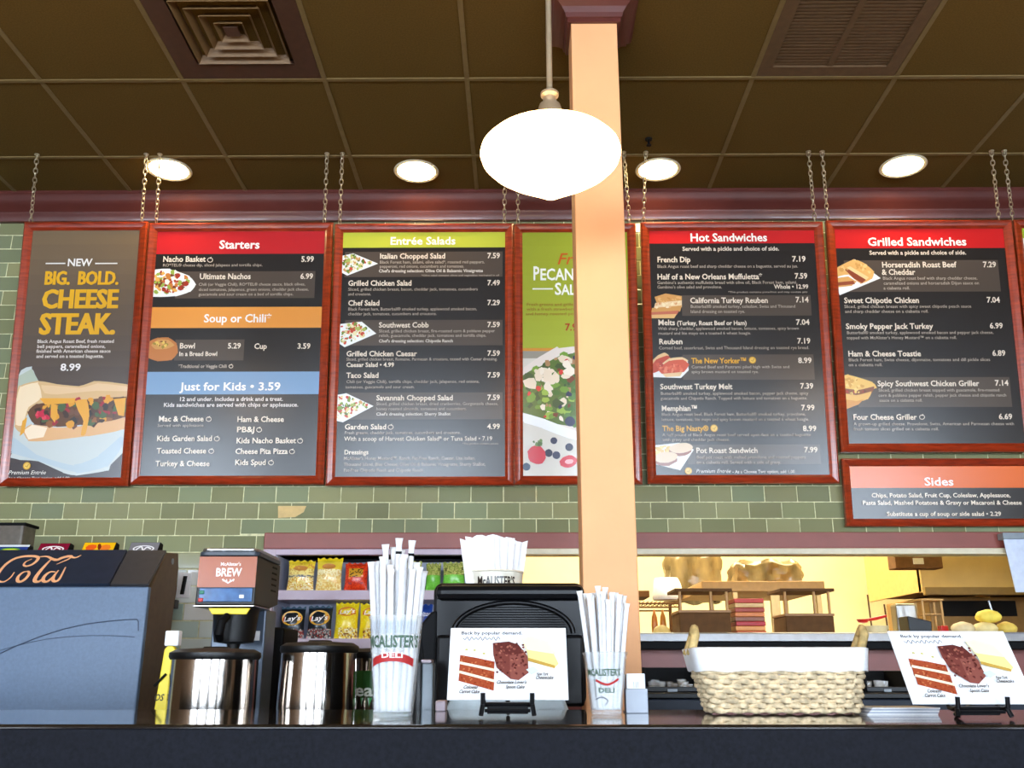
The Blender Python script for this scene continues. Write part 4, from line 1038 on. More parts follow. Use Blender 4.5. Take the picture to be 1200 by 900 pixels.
# --- board 6: grilled sandwiches
B = Board('menu board with a red Grilled Sandwiches heading above the Sides board', (970, 1184), (982, 1213), 259, 530)
B.band(257, 292.3, REDB); B.T('Grilled Sandwiches', 1016.5, 1132.5, 288, 9.2, WHT, True)
B.T('Served with a pickle and choice of side.', 1018.5, 1132, 298.6, 4.6, (214, 200, 184))
B.band(305, 341.8, GREY, 990, 1171); B.band(442, 477, GREY, 1005, 1184.5)
plate(B, [(977, 315), (1002, 304), (1032, 326), (984, 346), (978, 340)])
for pts, c in (([(977, 316), (1001, 304.5), (1016, 311), (1024, 319), (1021, 327), (1008, 332), (994, 322), (977, 325)], (222, 170, 98)), ([(990, 316), (995, 313.5), (1016, 327), (1010, 332), (1000, 326)], (140, 66, 40)), ([(992, 314), (996, 312), (1018, 325), (1015, 328)], (236, 200, 140)), ([(978, 326), (994, 324), (1004, 330), (998, 335), (978, 337)], (214, 160, 92)), ([(978, 331), (1000, 329), (1002, 333), (979, 335)], (150, 74, 46))): B.poly(pts, c)
B.food([(979, 317), (1001, 306), (1015, 312), (1020, 320), (1000, 313), (985, 320)], [(206, 150, 80), (236, 192, 124)], 18, 1.2, 2.8)
for pts, c in (([(985, 443), (995, 439.5), (1022, 448), (1026, 455), (1010, 459), (987, 457)], (226, 180, 92)), ([(986, 455), (1006, 457), (1024, 453), (1020, 461), (1002, 463), (987, 461)], (130, 70, 34)), ([(986, 461), (1004, 463), (1021, 459), (1016, 468), (1002, 471), (987, 469)], (222, 170, 84)), ([(987, 468), (1004, 470), (1012, 468), (1006, 474), (990, 480)], (206, 140, 62))): B.poly(pts, c)
B.food([(987, 444), (1000, 442), (1020, 450), (1008, 457), (988, 455)], [(236, 196, 112), (204, 150, 66)], 16, 1.2, 2.8); B.food([(987, 457), (1006, 459), (1020, 456), (1000, 463)], [(230, 190, 90), (170, 50, 30), (110, 56, 28)], 14, 1, 2)
items = [('Sweet Chipotle Chicken', 989, 1077, 355.3, [(989, 1138, 361, 'Sliced, grilled chicken breast with spicy sweet chipotle peach sauce'), (990, 1088, 366.8, 'and sharp cheddar cheese on a ciabatta roll.')], '7.04', 1156, 1171.5),
 ('Smoky Pepper Jack Turkey', 991, 1093, 385.6, [(992, 1164, 391.6, 'Butterball® smoked turkey, applewood smoked bacon and pepper jack cheese,'), (992, 1121, 397.6, "topped with McAlister's Honey Mustard™ on a ciabatta roll.")], '6.99', 1159.5, 1175),
 ('Ham & Cheese Toastie', 993.5, 1079, 417.7, [(994, 1160, 423.4, 'Black Forest ham, Swiss cheese, dijonnaise, tomatoes and dill pickle slices'), (994, 1034, 429.4, 'on a ciabatta roll.')], '6.89', 1162.5, 1178),
 ('Spicy Southwest Chicken Griller', 1028, 1147, 452.6, [(1029, 1171, 459, 'Sliced, grilled chicken breast topped with guacamole, fire-roasted'), (1029, 1179, 465, 'corn & poblano pepper relish, pepper jack cheese and chipotle ranch'), (1030, 1081, 471, 'sauce on a ciabatta roll.')], '7.14', 1165.5, 1181.5),
 ('Four Cheese Griller', 999.5, 1074, 492, [(1000, 1188, 498.5, 'A grown-up grilled cheese. Provolone, Swiss, American and Parmesan cheese with'), (1000, 1100, 504.5, 'fresh tomato slices grilled on a ciabatta roll.')], '6.69', 1170, 1186)]
for nm, a, b, y, ds, pr_, pa, pb in items:
    B.T(nm, a, b, y, 6.3); B.T(pr_, pa, pb, y - .6, 6.3)
    for (c, d, yy, tx) in ds: B.D(c, d, yy, tx, 3.5)
B.ring(1080, 489)
B.T('Horseradish Roast Beef', 1033, 1120, 313.6, 6.3); B.T('& Cheddar', 1033, 1072, 322.3, 6.3); B.T('7.29', 1151.5, 1167, 313.4, 6.3)
for a, b, y, tx in ((1034, 1145, 328, 'Black Angus roast beef with sharp cheddar cheese,'), (1035, 1147, 333.8, 'caramelized onions and horseradish Dijon sauce on'), (1035, 1066, 339.6, 'a ciabatta roll.')): B.D(a, b, y, tx, 3.5)
B.done()

# --- board 7: sides
so = Vector((0, 4.42, zat(617, 4.42)))
B = Board('low menu board with an orange Sides heading under the grilled sandwiches board', (984, 1256), (993, 1270), 537.5, 617, 'menu boards hanging above the counter', so, math.radians(5), .036)
B.band(540, 572.4, (224, 104, 38)); B.T('Sides', 1083, 1117.5, 569, 9.2, WHT, True)
B.T('Chips, Potato Salad, Fruit Cup, Coleslaw, Applesauce,', 1021, 1184, 582.8, 4.8); B.T('Pasta Salad, Mashed Potatoes & Gravy or Macaroni & Cheese', 1010.5, 1197, 591.5, 4.8)
B.T('Substitute a cup of soup or side salad • 2.29', 1039, 1173, 604.6, 4.8)
B.done()
# --- board 8: edge of the next board
B = Board('menu board with a green heading cut off at the photo edge', (1185, 1400), (1216, 1440), 258, 530)
B.band(257, 281, (150, 176, 50)); B.band(281, 540, (224, 224, 214))
B.done()

# --- chains
def chain(px0, py0, pxb, pyb, label):
    a = PZ(px0, 183, CZ); a.y = GY0 - .025; a.z = CZ
    a.x = P(px0, 184, a.y).x
    u, v = bplane(pxb, pyb); up = Vector((0, -math.sin(TILT), math.cos(TILT)))
    b = Vector((0, BYB, BZB)) + up * v + Vector((u, 0, 0))
    d = b - a; L = d.length; n = round(L / .0255)
    t = thing('chain', label, 'chain', a, 0, 'chains holding up the menu boards'); mb = MB()
    dn = d.normalized(); s1 = dn.cross(Vector((0, 1, 0))).normalized(); s2 = dn.cross(s1).normalized()
    for k in range(n):
        c = dn * (L * (k + .5) / n); th = (math.pi / 2) * k + .5 + .12 * k
        sd_ = s1 * math.cos(th) + s2 * math.sin(th)
        hl = L / n * .5 + .0035; hw = .0086; pts = []
        for q_ in range(12):
            g = 2 * math.pi * q_ / 12; pts.append(c + dn * (hl * math.cos(g)) + sd_ * (hw * math.sin(g)))
        mb.tube(pts, .0025, 6, closed=True)
    mb.build('chain_links', M_chain, t, smooth='all')
    MB().lathe([(.012, 0), (.012, -.003), (.004, -.006), (.004, -.016)], 12).build('ceiling_hook', M_chain, t)
for p in [(43, 183, 36, 261, 'chain holding the outer corner of the cheese steak board'),
          (171, 190, 166, 261, 'chain holding the inner corner of the cheese steak board'),
          (187, 200, 183, 262, 'chain holding the near end of the Starters board beside the cheese steak board'),
          (383, 185, 380, 262, 'chain holding the Starters board at its corner next to the salads board'),
          (401, 185, 398, 263, 'chain holding the Entrée Salads board at its corner next to Starters'),
          (592, 200, 591, 263, 'chain holding the Entrée Salads board below the pendant lamp'),
          (607, 200, 607, 263, 'chain holding the pecan salad board below the pendant lamp'),
          (731, 185, 738, 263, 'chain holding the pecan salad board just right of the column'),
          (757, 207, 754, 261, 'chain holding the Hot Sandwiches board at its corner nearest the column'),
          (948, 180, 955, 261, 'chain holding the Hot Sandwiches board at its corner next to Grilled Sandwiches'),
          (964, 180, 970, 260, 'chain holding the Grilled Sandwiches board at its corner next to Hot Sandwiches'),
          (1163, 178, 1171, 259, 'chain holding the Grilled Sandwiches board at its outer corner'),
          (1178, 178, 1187, 258, 'chain holding the green headed board at the photo edge')]:
    chain(*p)

# ================================================================ FRONT COUNTER
CTZ = CAMZ - .08
CY0, CY1 = 1.525, 2.09
t = thing('service_counter', 'dark navy service counter with a glossy black stone top across the foreground', 'counter', (0, 1.8, 0)); off = tuple(t.location)
box('counter_body', M_cfront, t, -3.2, 3.2, CY0 + .012, CY1 - .02, 0, CTZ - .032, .002, off)
MB().box(-3.2, 3.2, CY0, CY1, CTZ - .03, CTZ).build('counter_top', M_counter, t, bevel=.004, off=off)
box('edge_strip', M_cfront, t, -3.2, 3.2, CY0 - .004, CY0 + .001, CTZ - .3, CTZ - .006, .0015, off)
# work counters behind
t = thing('back_counter', 'low dark work counter under the soda machine and coffee urns', 'counter', (-1.6, 3.4, 0)); off = tuple(t.location)
box('cabinet', M_blackm, t, -3.3, -.02, 2.7, 4.42, 0, .87, .003, off); box('worktop', M_black, t, -3.3, 0, 2.66, 4.42, .87, .90, .004, off)
PY = 3.45
zn1 = zat(812, PY)
t = thing('under_counter', 'dark navy cabinet behind the basket below the kitchen opening', 'counter', (1.8, PY, 0)); off = tuple(t.location)
for k in range(4):
    x0 = .38 + k * .72
    box('cabinet_door', M_navy, t, x0 + .004, x0 + .716, PY - .012, PY + .004, .12, zn1 - .02, .004, off)
box('cabinet', M_navy, t, .38, 3.26, PY + .004, 4.4, 0, zn1 - .02, .002, off); box('worktop', M_black, t, .36, 3.28, PY - .02, 4.4, zn1 - .018, zn1, .003, off)
# black boxes with odd clear pieces on it
for (p0, p1, pt, lb, sd) in ((753, 832, 782, 'low black open bin with clear bits behind the acrylic holder', 1), (1012, 1072, 786, 'low black open bin between the basket and the tilted cake sign', 2)):
    a = P(p0, 790, PY + .05); b = P(p1, 790, PY + .05); zt_ = zat(pt, PY + .05)
    t = thing('ingredient_bin', lb, 'bin', ((a.x + b.x) / 2, PY + .05, zn1)); off = tuple(t.location)
    for y_ in (PY + .32,): box('bin_back', M_blackm, t, a.x, b.x, y_, y_ + .01, zn1, zt_, .002, off)
    box('bin_side', M_blackm, t, a.x, a.x + .01, PY + .05, PY + .32, zn1, zt_, .002, off); box('bin_side', M_blackm, t, b.x - .01, b.x, PY + .05, PY + .32, zn1, zt_, .002, off)
    box('bin_front', M_black, t, a.x, b.x, PY + .05, PY + .06, zn1, zn1 + .02, .002, off); box('bin_floor', M_blackm, t, a.x, b.x, PY + .05, PY + .32, zn1, zn1 + .005, 0, off)
    r = random.Random(sd)
    for k in range(9):
        x = r.uniform(a.x + .05, b.x - .05); y = r.uniform(PY + .09, PY + .26); rr = r.uniform(.010, .018)
        o = MB().lathe([(rr * .7, 0), (rr, rr * 2.2), (rr * .9, rr * 2.2), (rr * .6, .002)], 12).build('portion_cup', M_glass, smooth=True, loc=(x, y, zn1 + .006))
        o.rotation_euler = (0, 0, 0)
        tag(o, 'tiny clear portion cup in the low black bin ' + ('behind the acrylic holder' if sd == 1 else 'between basket and tilted sign'), 'cup', 'clear cups in bin %s' % ('by the column' if sd == 1 else 'by the tilted sign'))
    box('bin_tag', M_greymid, t, a.x + (b.x - a.x) * .36, a.x + (b.x - a.x) * .5, PY + .044, PY + .05, zn1 + .003, zn1 + .012, 0, off)

# ================================================================ SODA MACHINE
F = 3.60
mx1 = xat(166, F, 760); z687 = zat(687, F); zt = zat(647, 3.75); mx0 = -2.75
t = thing('soda_dispenser', 'big blue-grey soda dispenser with script lettering at the photo edge', 'machine', (-2.1, 3.74, .90)); off = tuple(t.location)
MB().prism([(F + .03, .90), (F + .03, z687 - .005), (3.75, zt), (3.88, zt + .012), (3.9, zt - .05), (3.86, .90)], 'x', mx0, mx1).build('housing', M_machside, t, off=off, bevel=.004)
box('front_panel', M_blue, t, mx0, mx1 + .001, F, F + .031, .905, z687, .006, off)
# slanted marquee
dy, dz = 3.75 - F, zt - z687; sl = math.hypot(dy, dz); nrm = Vector((0, -dz, dy)).normalized(); upv = Vector((0, dy, dz)).normalized()
def slab(name, m, u0, u1, v0, v1, thick, u1b=None, u0b=None, lift=0):
    O = Vector((0, F, z687)); u1b = u1 if u1b is None else u1b; u0b = u0 if u0b is None else u0b
    q_ = [(u0b, v0), (u1b, v0), (u1, v1), (u0, v1)]
    vs = [O + Vector((u, 0, 0)) + upv * v * sl + nrm * lift for u, v in q_] + [O + Vector((u, 0, 0)) + upv * v * sl + nrm * (lift + thick) for u, v in q_]
    return MB().add(vs, [(3, 2, 1, 0), (4, 5, 6, 7), (0, 1, 5, 4), (1, 2, 6, 5), (2, 3, 7, 6), (3, 0, 4, 7)]).build(name, m, t, off=off, bevel=.002)
xs_t = P(151, 647, 3.75).x; xs_b = P(130, 686, F).x
slab('marquee_panel', mat('marquee_navy', (36, 44, 60), .35, noise=.08), mx0, xs_t - .004, .0, 1, .014, u1b=xs_b - .004)
slab('marquee_end', M_greyp, xs_t, mx1, .0, 1, .012, u0b=xs_b)
# script lettering on the marquee: pixel strokes -> panel coordinates
lm = PM()
def mq(zx, zy):
    px, py = zx / 5.4545, 600 + zy / 5.4545
    d = ray(px, py); O = Vector((0, F, z687)) + nrm * .0145; k = (O - CP).dot(nrm) / d.dot(nrm); p = CP + d * k
    return p.x, (p - Vector((0, F, z687))).dot(upv)
SC = (240, 176, 128)
def sk(pts, w): lm.stroke([mq(*p) for p in pts], (lambda x: w(x) * .00088), SC)
tp = lambda a, b: (lambda x: a + (b - a) * math.sin(math.pi * x))
sk([(92, 384), (66, 420), (24, 446), (-12, 436), (-8, 392), (34, 338), (90, 300), (150, 284), (210, 282), (243, 290), (235, 312), (205, 335), (170, 346), (152, 338), (165, 318), (205, 300)], tp(5, 15))
sk([(240, 288), (300, 284), (335, 300), (365, 306), (400, 292), (440, 284), (480, 292), (520, 276)], tp(4, 17))
sk([(395, 292), (430, 280), (460, 282), (440, 300), (400, 318), (360, 335)], tp(3, 9))
sk([(330, 300), (300, 330), (262, 372), (232, 412), (222, 440), (244, 446), (270, 430), (300, 400)], tp(6, 17))
sk([(178, 380), (148, 386), (118, 412), (112, 438), (132, 446), (164, 426), (186, 396), (180, 380), (164, 382)], tp(6, 15))
sk([(355, 384), (320, 384), (285, 410), (276, 438), (298, 446), (330, 424), (356, 392)], tp(6, 15))
sk([(375, 372), (350, 404), (338, 432), (352, 444), (380, 428), (420, 352)], tp(5, 15))
lo = lm.build('marquee_lettering', M_printm, t)
Mx = Matrix(((1, 0, 0), (0, 0, 0), (0, 0, 1)))
for v_ in lo.data.vertices:
    x, y, z = v_.co; p = Vector((x, F, z687)) + upv * z + nrm * (.0145 - y * 2) - Vector(off); v_.co = p
# curved grooves on the front panel
def groove(pts, r):
    q_ = []
    for (x, y) in pts: p = P(x / 5.4545, 600 + y / 5.4545, F - .001); q_.append((p.x - off[0], p.y - off[1], p.z - off[2]))
    MB().tube(q_, r, 6).build('panel_groove', mat('groove_blue', (60, 72, 92), .5), t)
groove([(-200, 1040), (0, 905), (100, 858), (250, 798), (400, 750), (550, 716), (700, 697), (800, 689), (875, 686), (884, 700), (884, 760)], .0022)
groove([(-200, 970), (0, 885), (100, 856), (200, 832), (300, 812), (420, 798), (560, 790), (700, 790), (800, 794), (860, 800)], .0014)
# flavour lids
for (p0, p1, pt, cols, nm) in ((-10, 30, 638, ((40, 60, 130), (210, 220, 60), (220, 226, 232)), 'blue flavour label with a yellow-green mark'), (42, 78, 636, ((126, 20, 46), (240, 236, 236), None), 'maroon flavour label with a white oval'), (94, 132, 635, ((236, 180, 20), (224, 90, 30), (244, 240, 230)), 'yellow and orange flavour label'), (149, 184, 635, ((120, 118, 122), (230, 230, 232), None), 'grey flavour label with white script')):
    ya, yb_ = 3.77, 3.80
    a = P(p0, 646, ya); b = P(p1, 646, ya); z0 = zt - .002; z1 = zat(pt, yb_)
    w_ = b.x - a.x
    o = MB().prism([(ya, z0), (yb_, z1), (yb_ + .03, z1 - .005), (yb_ + .03, z0)], 'x', a.x, b.x).build('flavour_lid', M_blackm, t, off=off, bevel=.002)
    ang = math.atan2(yb_ - ya, z1 - z0)
    pm = PM(); hh_ = math.hypot(yb_ - ya, z1 - z0); pm.rect(-w_ / 2 + .002, w_ / 2 - .002, .002, hh_ - .002, cols[0])
    rr = random.Random(nm)
    if cols[2] is None:
        pm.blob(0, hh_ * .42, w_ * .36, hh_ * .30, cols[1], 0, 22, 0); pm.blob(0, hh_ * .42, w_ * .31, hh_ * .22, cols[0], 0, 22, 0)
        pm.stroke([(-w_ * .25, hh_ * .3), (-w_ * .1, hh_ * .6), (0, hh_ * .3), (w_ * .1, hh_ * .55), (w_ * .25, hh_ * .4)], .006, cols[1])
    elif nm.startswith('blue'):
        pm.rect(-w_ / 2, w_ / 2, hh_ * .78, hh_, cols[2]); pm.blob(.0, hh_ * .38, w_ * .3, hh_ * .3, (80, 140, 60), 0, 20, 0); pm.blob(0, hh_ * .38, w_ * .24, hh_ * .16, cols[1], 0, 20, .05)
    else:
        pm.rect(-w_ / 2, w_ / 2, 0, hh_ * .22, cols[2]); pm.blob(-w_ * .22, hh_ * .55, w_ * .18, hh_ * .3, cols[1], 0, 8, .2); pm.blob(w_ * .2, hh_ * .5, w_ * .16, hh_ * .28, (230, 120, 40), 0, 8, .2); pm.blob(w_ * .02, hh_ * .6, w_ * .06, hh_ * .3, (120, 40, 20), .3, 8, .1)
    lo = pm.build('flavour_label', M_print, t)
    lo['label'] = nm
    lo.location = ((a.x + b.x) / 2 - off[0], ya - .001 - off[1], z0 - off[2]); lo.rotation_euler = (-ang, 0, 0)
# grey tray box standing behind on the dispenser
a = P(-20, 640, 3.86); b = P(31, 620, 3.86)
t2 = thing('storage_bin', 'smoky clear plastic bin standing on top of the soda dispenser', 'bin', (a.x, 3.895, zt + .024)); 
MB().prism([(-.1, 0), (b.x - a.x, 0), (b.x - a.x - .002, b.z - zt), (-.1, b.z - zt)], 'y', -.055, .055).build('bin_body', mat('smoky_plastic', (92, 84, 74), .2, noise=.1), t2, bevel=.012)
box('lid_rim', M_blackm, t2, -.1, b.x - a.x + .006, -.058, .058, b.z - zt - .012, b.z - zt, .003)
# side fittings of the dispenser
p = P(197, 658, 3.82)
MB().tube([(mx1 - off[0] - .002, p.y - off[1], p.z - off[2]), (p.x - off[0] + .02, p.y - off[1], p.z - off[2])], .012, 12).build('side_knob', M_greymid, t)

# outlet with plug and cable on the tile wall
a = P(216, 686, WY)
t = thing('wall_outlet', 'pale wall outlet with a black switch between dispenser and brewer', 'outlet', (a.x, WY, a.z))
box('cover_plate', M_white, t, -.032, .032, -.007, 0, -.058, .058, .003); MB().prism([(-.012, -.042), (.006, -.042), (.014, .042), (-.004, .042)], 'y', -.016, -.007).build('switch', M_black, t, bevel=.002)
p = P(204, 709, WY)
t = thing('power_cable', 'dark hooked cable with a square plug hanging beside the soda dispenser', 'cable', (p.x, WY, p.z))
box('plug', M_greyp, t, -.03, .024, -.04, -.004, -.018, .022, .004)
MB().tube([(0, -.022, .02), (.006, -.03, .07), (.004, -.03, .11), (-.012, -.03, .135), (-.035, -.03, .14), (-.05, -.03, .12)], .009, 10).build('cord', M_dkbrown, t, smooth=True)
a = P(205, 655, WY)

# yellow and white caution board leaning beside the urn
ya = 2.92
pts_y = [P(177, 852, ya), P(191, 852, ya), P(206, 757, ya), P(193, 757, ya)]; z_b = .90
t = thing('folded_floor_sign', 'yellow and white folded sign leaning beside the coffee urn nearest the dispenser', 'sign', (pts_y[0].x, ya, .90)); off = tuple(t.location)
dxl = (pts_y[3].x - pts_y[0].x) / (pts_y[3].z - pts_y[0].z)
def lean(x, z): return (x + dxl * (z - pts_y[0].z), z)
xa_, xb2 = pts_y[0].x, pts_y[1].x; ztp = pts_y[2].z
MB().prism([lean(xa_, .90), lean(xb2, .90), lean(xb2, ztp - .01), lean(xb2 - .01, ztp), lean(xa_ + .008, ztp), lean(xa_, ztp - .01)], 'y', ya, ya + .02).build('yellow_leaf', M_yellow, t, off=off, bevel=.003)
MB().prism([lean(xb2 + .002, .90), lean(xb2 + .045, .90), lean(xb2 + .03, ztp - .02), lean(xb2 + .002, ztp - .01)], 'y', ya + .01, ya + .03).build('white_leaf', M_white, t, off=off, bevel=.003)
box('hinge_clip', M_white, t, lean(xa_, ztp)[0] - .002, lean(xa_, ztp)[0] + .04, ya - .002, ya + .03, ztp, ztp + .045, .004, off)
p = P(184, 821, ya); pm = PM(); pm.text('OS', 0, .028, 0, .018, (60, 50, 20), True, .2); o = pm.build('sign_marking', M_printm, t); o.location = (p.x - off[0] - .01, -.001, p.z - off[2])
MB().tube([(p.x - off[0] - .012, -.004, p.z - off[2] + .04), (p.x - off[0] + .02, -.004, p.z - off[2] + .075)], .004, 8).build('strap', M_blackm, t)

# ================================================================ COFFEE BREWER
bf = 3.15
bx0, bx1 = xat(231, bf, 680), xat(300, bf, 680); bz1 = zat(651, bf); bz0 = zat(709, bf); bk = 3.46
t = thing('coffee_brewer', 'black coffee brewer with an orange BREW label above the first urn', 'brewer', ((bx0 + bx1) / 2, 3.38, .90)); off = tuple(t.location)
MB().prism([(bf, bz0), (bf, bz1), (bk, bz1), (bk, bz0 + .02), (bf + .2, bz0)], 'x', bx0, bx1).build('head_housing', M_rubber, t, off=off, bevel=.004)
ztop = zat(641, bf)
def rrect(x0, x1, y0, y1, r, n=6):
    pts = []
    for cx_, cy_, a0 in ((x1 - r, y0 + r, -90), (x1 - r, y1 - r, 0), (x0 + r, y1 - r, 90), (x0 + r, y0 + r, 180)):
        for k in range(n + 1):
            th = math.radians(a0 + 90 * k / n); pts.append((cx_ + r * math.cos(th), cy_ + r * math.sin(th)))
    return pts
MB().prism(rrect(bx0 - .004, bx1 + .004, bf - .006, bk + .004, .03), 'z', bz1, bz1 + .014).build('lid_band', mat('slate_plastic', (60, 68, 78), .35), t, off=off, bevel=.002)
MB().prism(rrect(bx0 + .002, bx1 - .002, bf, bk, .03), 'z', bz1 + .014, bz1 + .026).build('lid', M_steel2, t, off=off, bevel=.004)
pm = PM(); w_ = bx1 - bx0; zl0, zl1 = zat(688, bf), zat(652, bf); hl = zl1 - zl0
pm.rect(-w_ / 2 + .002, w_ / 2 - .001, 0, hl, (170, 84, 38))
pm.text("McAlister's", -.024, .044, hl * .70, .011, (250, 236, 226), True); pm.text('BREW', -.038, .048, hl * .36, hl * .26, (252, 240, 232), True)
pm.stroke([(-.014, hl * .26), (.006, hl * .14), (.026, hl * .26)], .005, (250, 236, 226), False)
for xx in (-.012, .0, .012, .022): pm.stroke([(xx, hl * .26), (xx + .002, hl * .19)], .003, (250, 236, 226), False)
o = pm.build('brand_label', M_print, t); o.location = (0, bf - .0015 - off[1], zl0 - off[2])
box('display_panel', M_screen, t, bx0 + .012, bx1 - .008, bf - .006, bf, zat(705, bf), zat(689, bf), .002, off)
zc_ = zat(697, bf)
for k, (px, m_) in enumerate(((237, mat('green_key', (30, 120, 90), .4)), (236.5, M_red), (284, M_white))):
    zz = zat((694, 703, 699)[k], bf); x = xat(px, bf, 697); box('key', m_, t, x - .008, x + .008, bf - .01, bf - .005, zz - .006, zz + .006, .002, off)
box('spray_plate', M_steel2, t, bx0 - .002, bx1 + .002, bf - .01, bf + .2, bz0 - .006, bz0, .002, off)
# funnel
xf = (xat(240, bf - .02, 720) + xat(293, bf - .02, 720)) / 2; rf = (xat(293, bf - .02, 720) - xat(240, bf - .02, 720)) / 2
zf1 = bz0 - .006; zf0 = zat(754, bf)
fn = MB().lathe([(rf * .25, zf0 - .02), (rf * .3, zf0), (rf * .86, zf0 + .006), (rf * .9, zf0 + .02), (rf * 1.0, zf1 - .02), (rf * 1.06, zf1 - .002)], 40, xf, bf + .075, 0).build('brew_funnel', M_rubber, t, off=off, smooth=True)
MB().prism([(xf - rf * .92, zf1 - .004), (xf + rf * .96, zf1 - .004), (xf + rf * .8, zf1 - .024), (xf - rf * .72, zf1 - .024)], 'y', bf - .012, bf - .004).build('yellow_band', M_yellow, t, off=off, bevel=.002)
MB().tube([(xf - .0, bf - .02, zf1 - .03), (xf - .008, bf - .05, zf1 - .05), (xf - .012, bf - .055, zf0 + .03), (xf - .014, bf - .03, zf0 + .012)], [.012, .015, .015, .012], 10).build('funnel_handle', M_blackm, t, off=off, smooth=True)
cxa, cxb = xat(246, 3.36, 760), xat(309, 3.36, 760)
box('rear_column', mat('slate_panel', (78, 90, 106), .3, metal=.2), t, cxa, cxb, 3.36, 3.50, .93, bz0, .006, off)
p = P(297, 745, 3.35); box('rating_plate', M_white, t, p.x - .02, p.x + .02, 3.354, 3.36, p.z - .016, p.z + .016, .001, off)
for k in range(5): 
    z = bz0 + .06 + .02 * k; box('side_vent', M_void, t, bx1 - .001, bx1 + .002, bf + .2, bf + .26, z, z + .006, 0, off)
box('foot_plate', M_blackm, t, cxa - .02, cxb + .02, 3.12, 3.5, .90, .93, .006, off)
# second dark grinder-like block between brewer and alcove
ax0, ax1 = xat(301, 3.7, 780), xat(330, 3.7, 780)
tag(box('equipment_box', M_blackm, None, ax0, ax1, 3.7, 3.95, .90, zat(735, 3.7), .01), 'plain black box in the gap between the brewer and the urns', 'box')

# ================================================================ URNS
def urn(px0, px1, pyt, Y, label, taper=.96, tag_=False, lidtilt=0):
    a = P(px0, 800, Y); b = P(px1, 800, Y); r = (b.x - a.x) / 2 * .985; zt_ = zat(pyt, Y - r * .9)
    t = thing('coffee_urn', label, 'urn', ((a.x + b.x) / 2, Y, .90), 0, 'steel coffee urns behind the counter')
    H = zt_ - .90
    MB().lathe([(r, .02), (r * 1.0, .05), (r * taper, H)], 64, cap=False).build('urn_body', M_steel, t, smooth=True)
    MB().lathe([(r * 1.02, 0), (r * 1.03, .015), (r * 1.0, .022)], 64).build('base_ring', M_rubber, t, smooth=True)
    MB().lathe([(r * taper * 1.02, H - .004), (r * taper * 1.06, H + .004), (r * taper * 1.05, H + .016), (r * taper * .9, H + .026), (r * .3, H + .03), (r * .28, H + .034), (.01, H + .034)], 64).build('lid', M_rubber, t, smooth=True)
    MB().tube([(-r * .5, 0, H + .02), (-r * .45, 0, H + .045), (r * .0, 0, H + .05), (r * .45, 0, H + .045), (r * .5, 0, H + .02)], .009, 8).build('lid_handle', M_rubber, t, smooth=True) if lidtilt else None
    MB().lathe([(.016, 0), (.016, .04)], 14, 0, -r - .02, .08).build('tap', M_rubber, t, smooth=True)
    return t, r, H
urn(199, 301, 771, 2.95, 'wide steel urn standing under the coffee brewer', .985)
urn(325, 420, 763, 3.0, 'tapered steel urn below the dark chip bags', .93)
t, r, H = urn(402, 498, 770, 3.25, 'steel urn with a green tea label behind the tall straws', .97)
pm = PM(); wl = r * 2.4; z0_, z1_ = zat(845, 3.12) - .90, zat(786, 3.12) - .90
pm.rect(-wl / 2, wl / 2, z0_ + .0, z0_ + (z1_ - z0_) * 1, (50, 86, 40)); 
n_s = 12
strip = []
zc1 = zat(818, 3.12) - .90
for k in range(n_s):
    xa = -wl / 2 + wl * k / n_s; xb = xa + wl / n_s
    pm.rect(xa, xb, z0_, z1_, (44, 84, 40) if k % 3 else (54, 100, 44)); pm.rect(xa, xb, z0_, zc1, (70, 186, 96) if k % 2 else (190, 232, 214))
px_ = [(418 + i - 450) / FOC for i in (0,)]
xs0 = -r * 1.02
pm.text('tea', -r * .78, -r * .12, zc1 + .006, .036, (230, 238, 230), True)
# split long rectangles so they follow the cylinder
pm.bend(r * .97 + .002)
pm.build('tea_label', M_print, t)

# ================================================================ CASH REGISTER (seen from behind)
RY = 2.30
rx0, rx1 = xat(507, RY, 750), xat(686, RY, 750); zr1 = zat(683, RY); zr0 = zat(828, RY)
t = thing('cash_register', 'black touchscreen cash register seen from behind in the middle of the counter', 'register', ((rx0 + rx1) / 2, RY + .08, .9)); off = tuple(t.location)
w2 = (rx1 - rx0) / 2; cxr = (rx0 + rx1) / 2
sh = rrect(rx0, rx1, zr0, zr1, .022)
MB().prism(sh, 'y', RY, RY + .05).build('screen_shell', M_black, t, off=off, bevel=.008)
box('top_bar', M_black, t, rx0 + .006, rx1 - .004, RY - .028, RY + .02, zr1 - .042, zr1 - .006, .014, off)
# arch relief
arc = []; ax, az, rw, rh = cxr + .01, zat(742, RY), (xat(668, RY, 740) - xat(528, RY, 740)) / 2, zat(706, RY) - zat(742, RY)
for k in range(25):
    th = math.pi * k / 24; arc.append((ax + rw * math.cos(th), RY - .004, az + rh * math.sin(th)))
MB().tube(arc, .006, 10).build('arch_relief', M_black, t, off=off, smooth=True)
for k in range(11):
    z = az + rh * (.02 + .08 * k); q_ = (z - az) / rh; hw = rw * math.sqrt(max(0, 1 - q_ * q_)) - .012
    box('vent_slat', M_blackm, t, ax - hw, ax + hw, RY - .003, RY + .002, z, z + rh * .035, .001, off)
box('lower_shell', M_black, t, rx0 + .01, rx1 - .005, RY - .012, RY + .01, zr0, az - .004, .008, off)
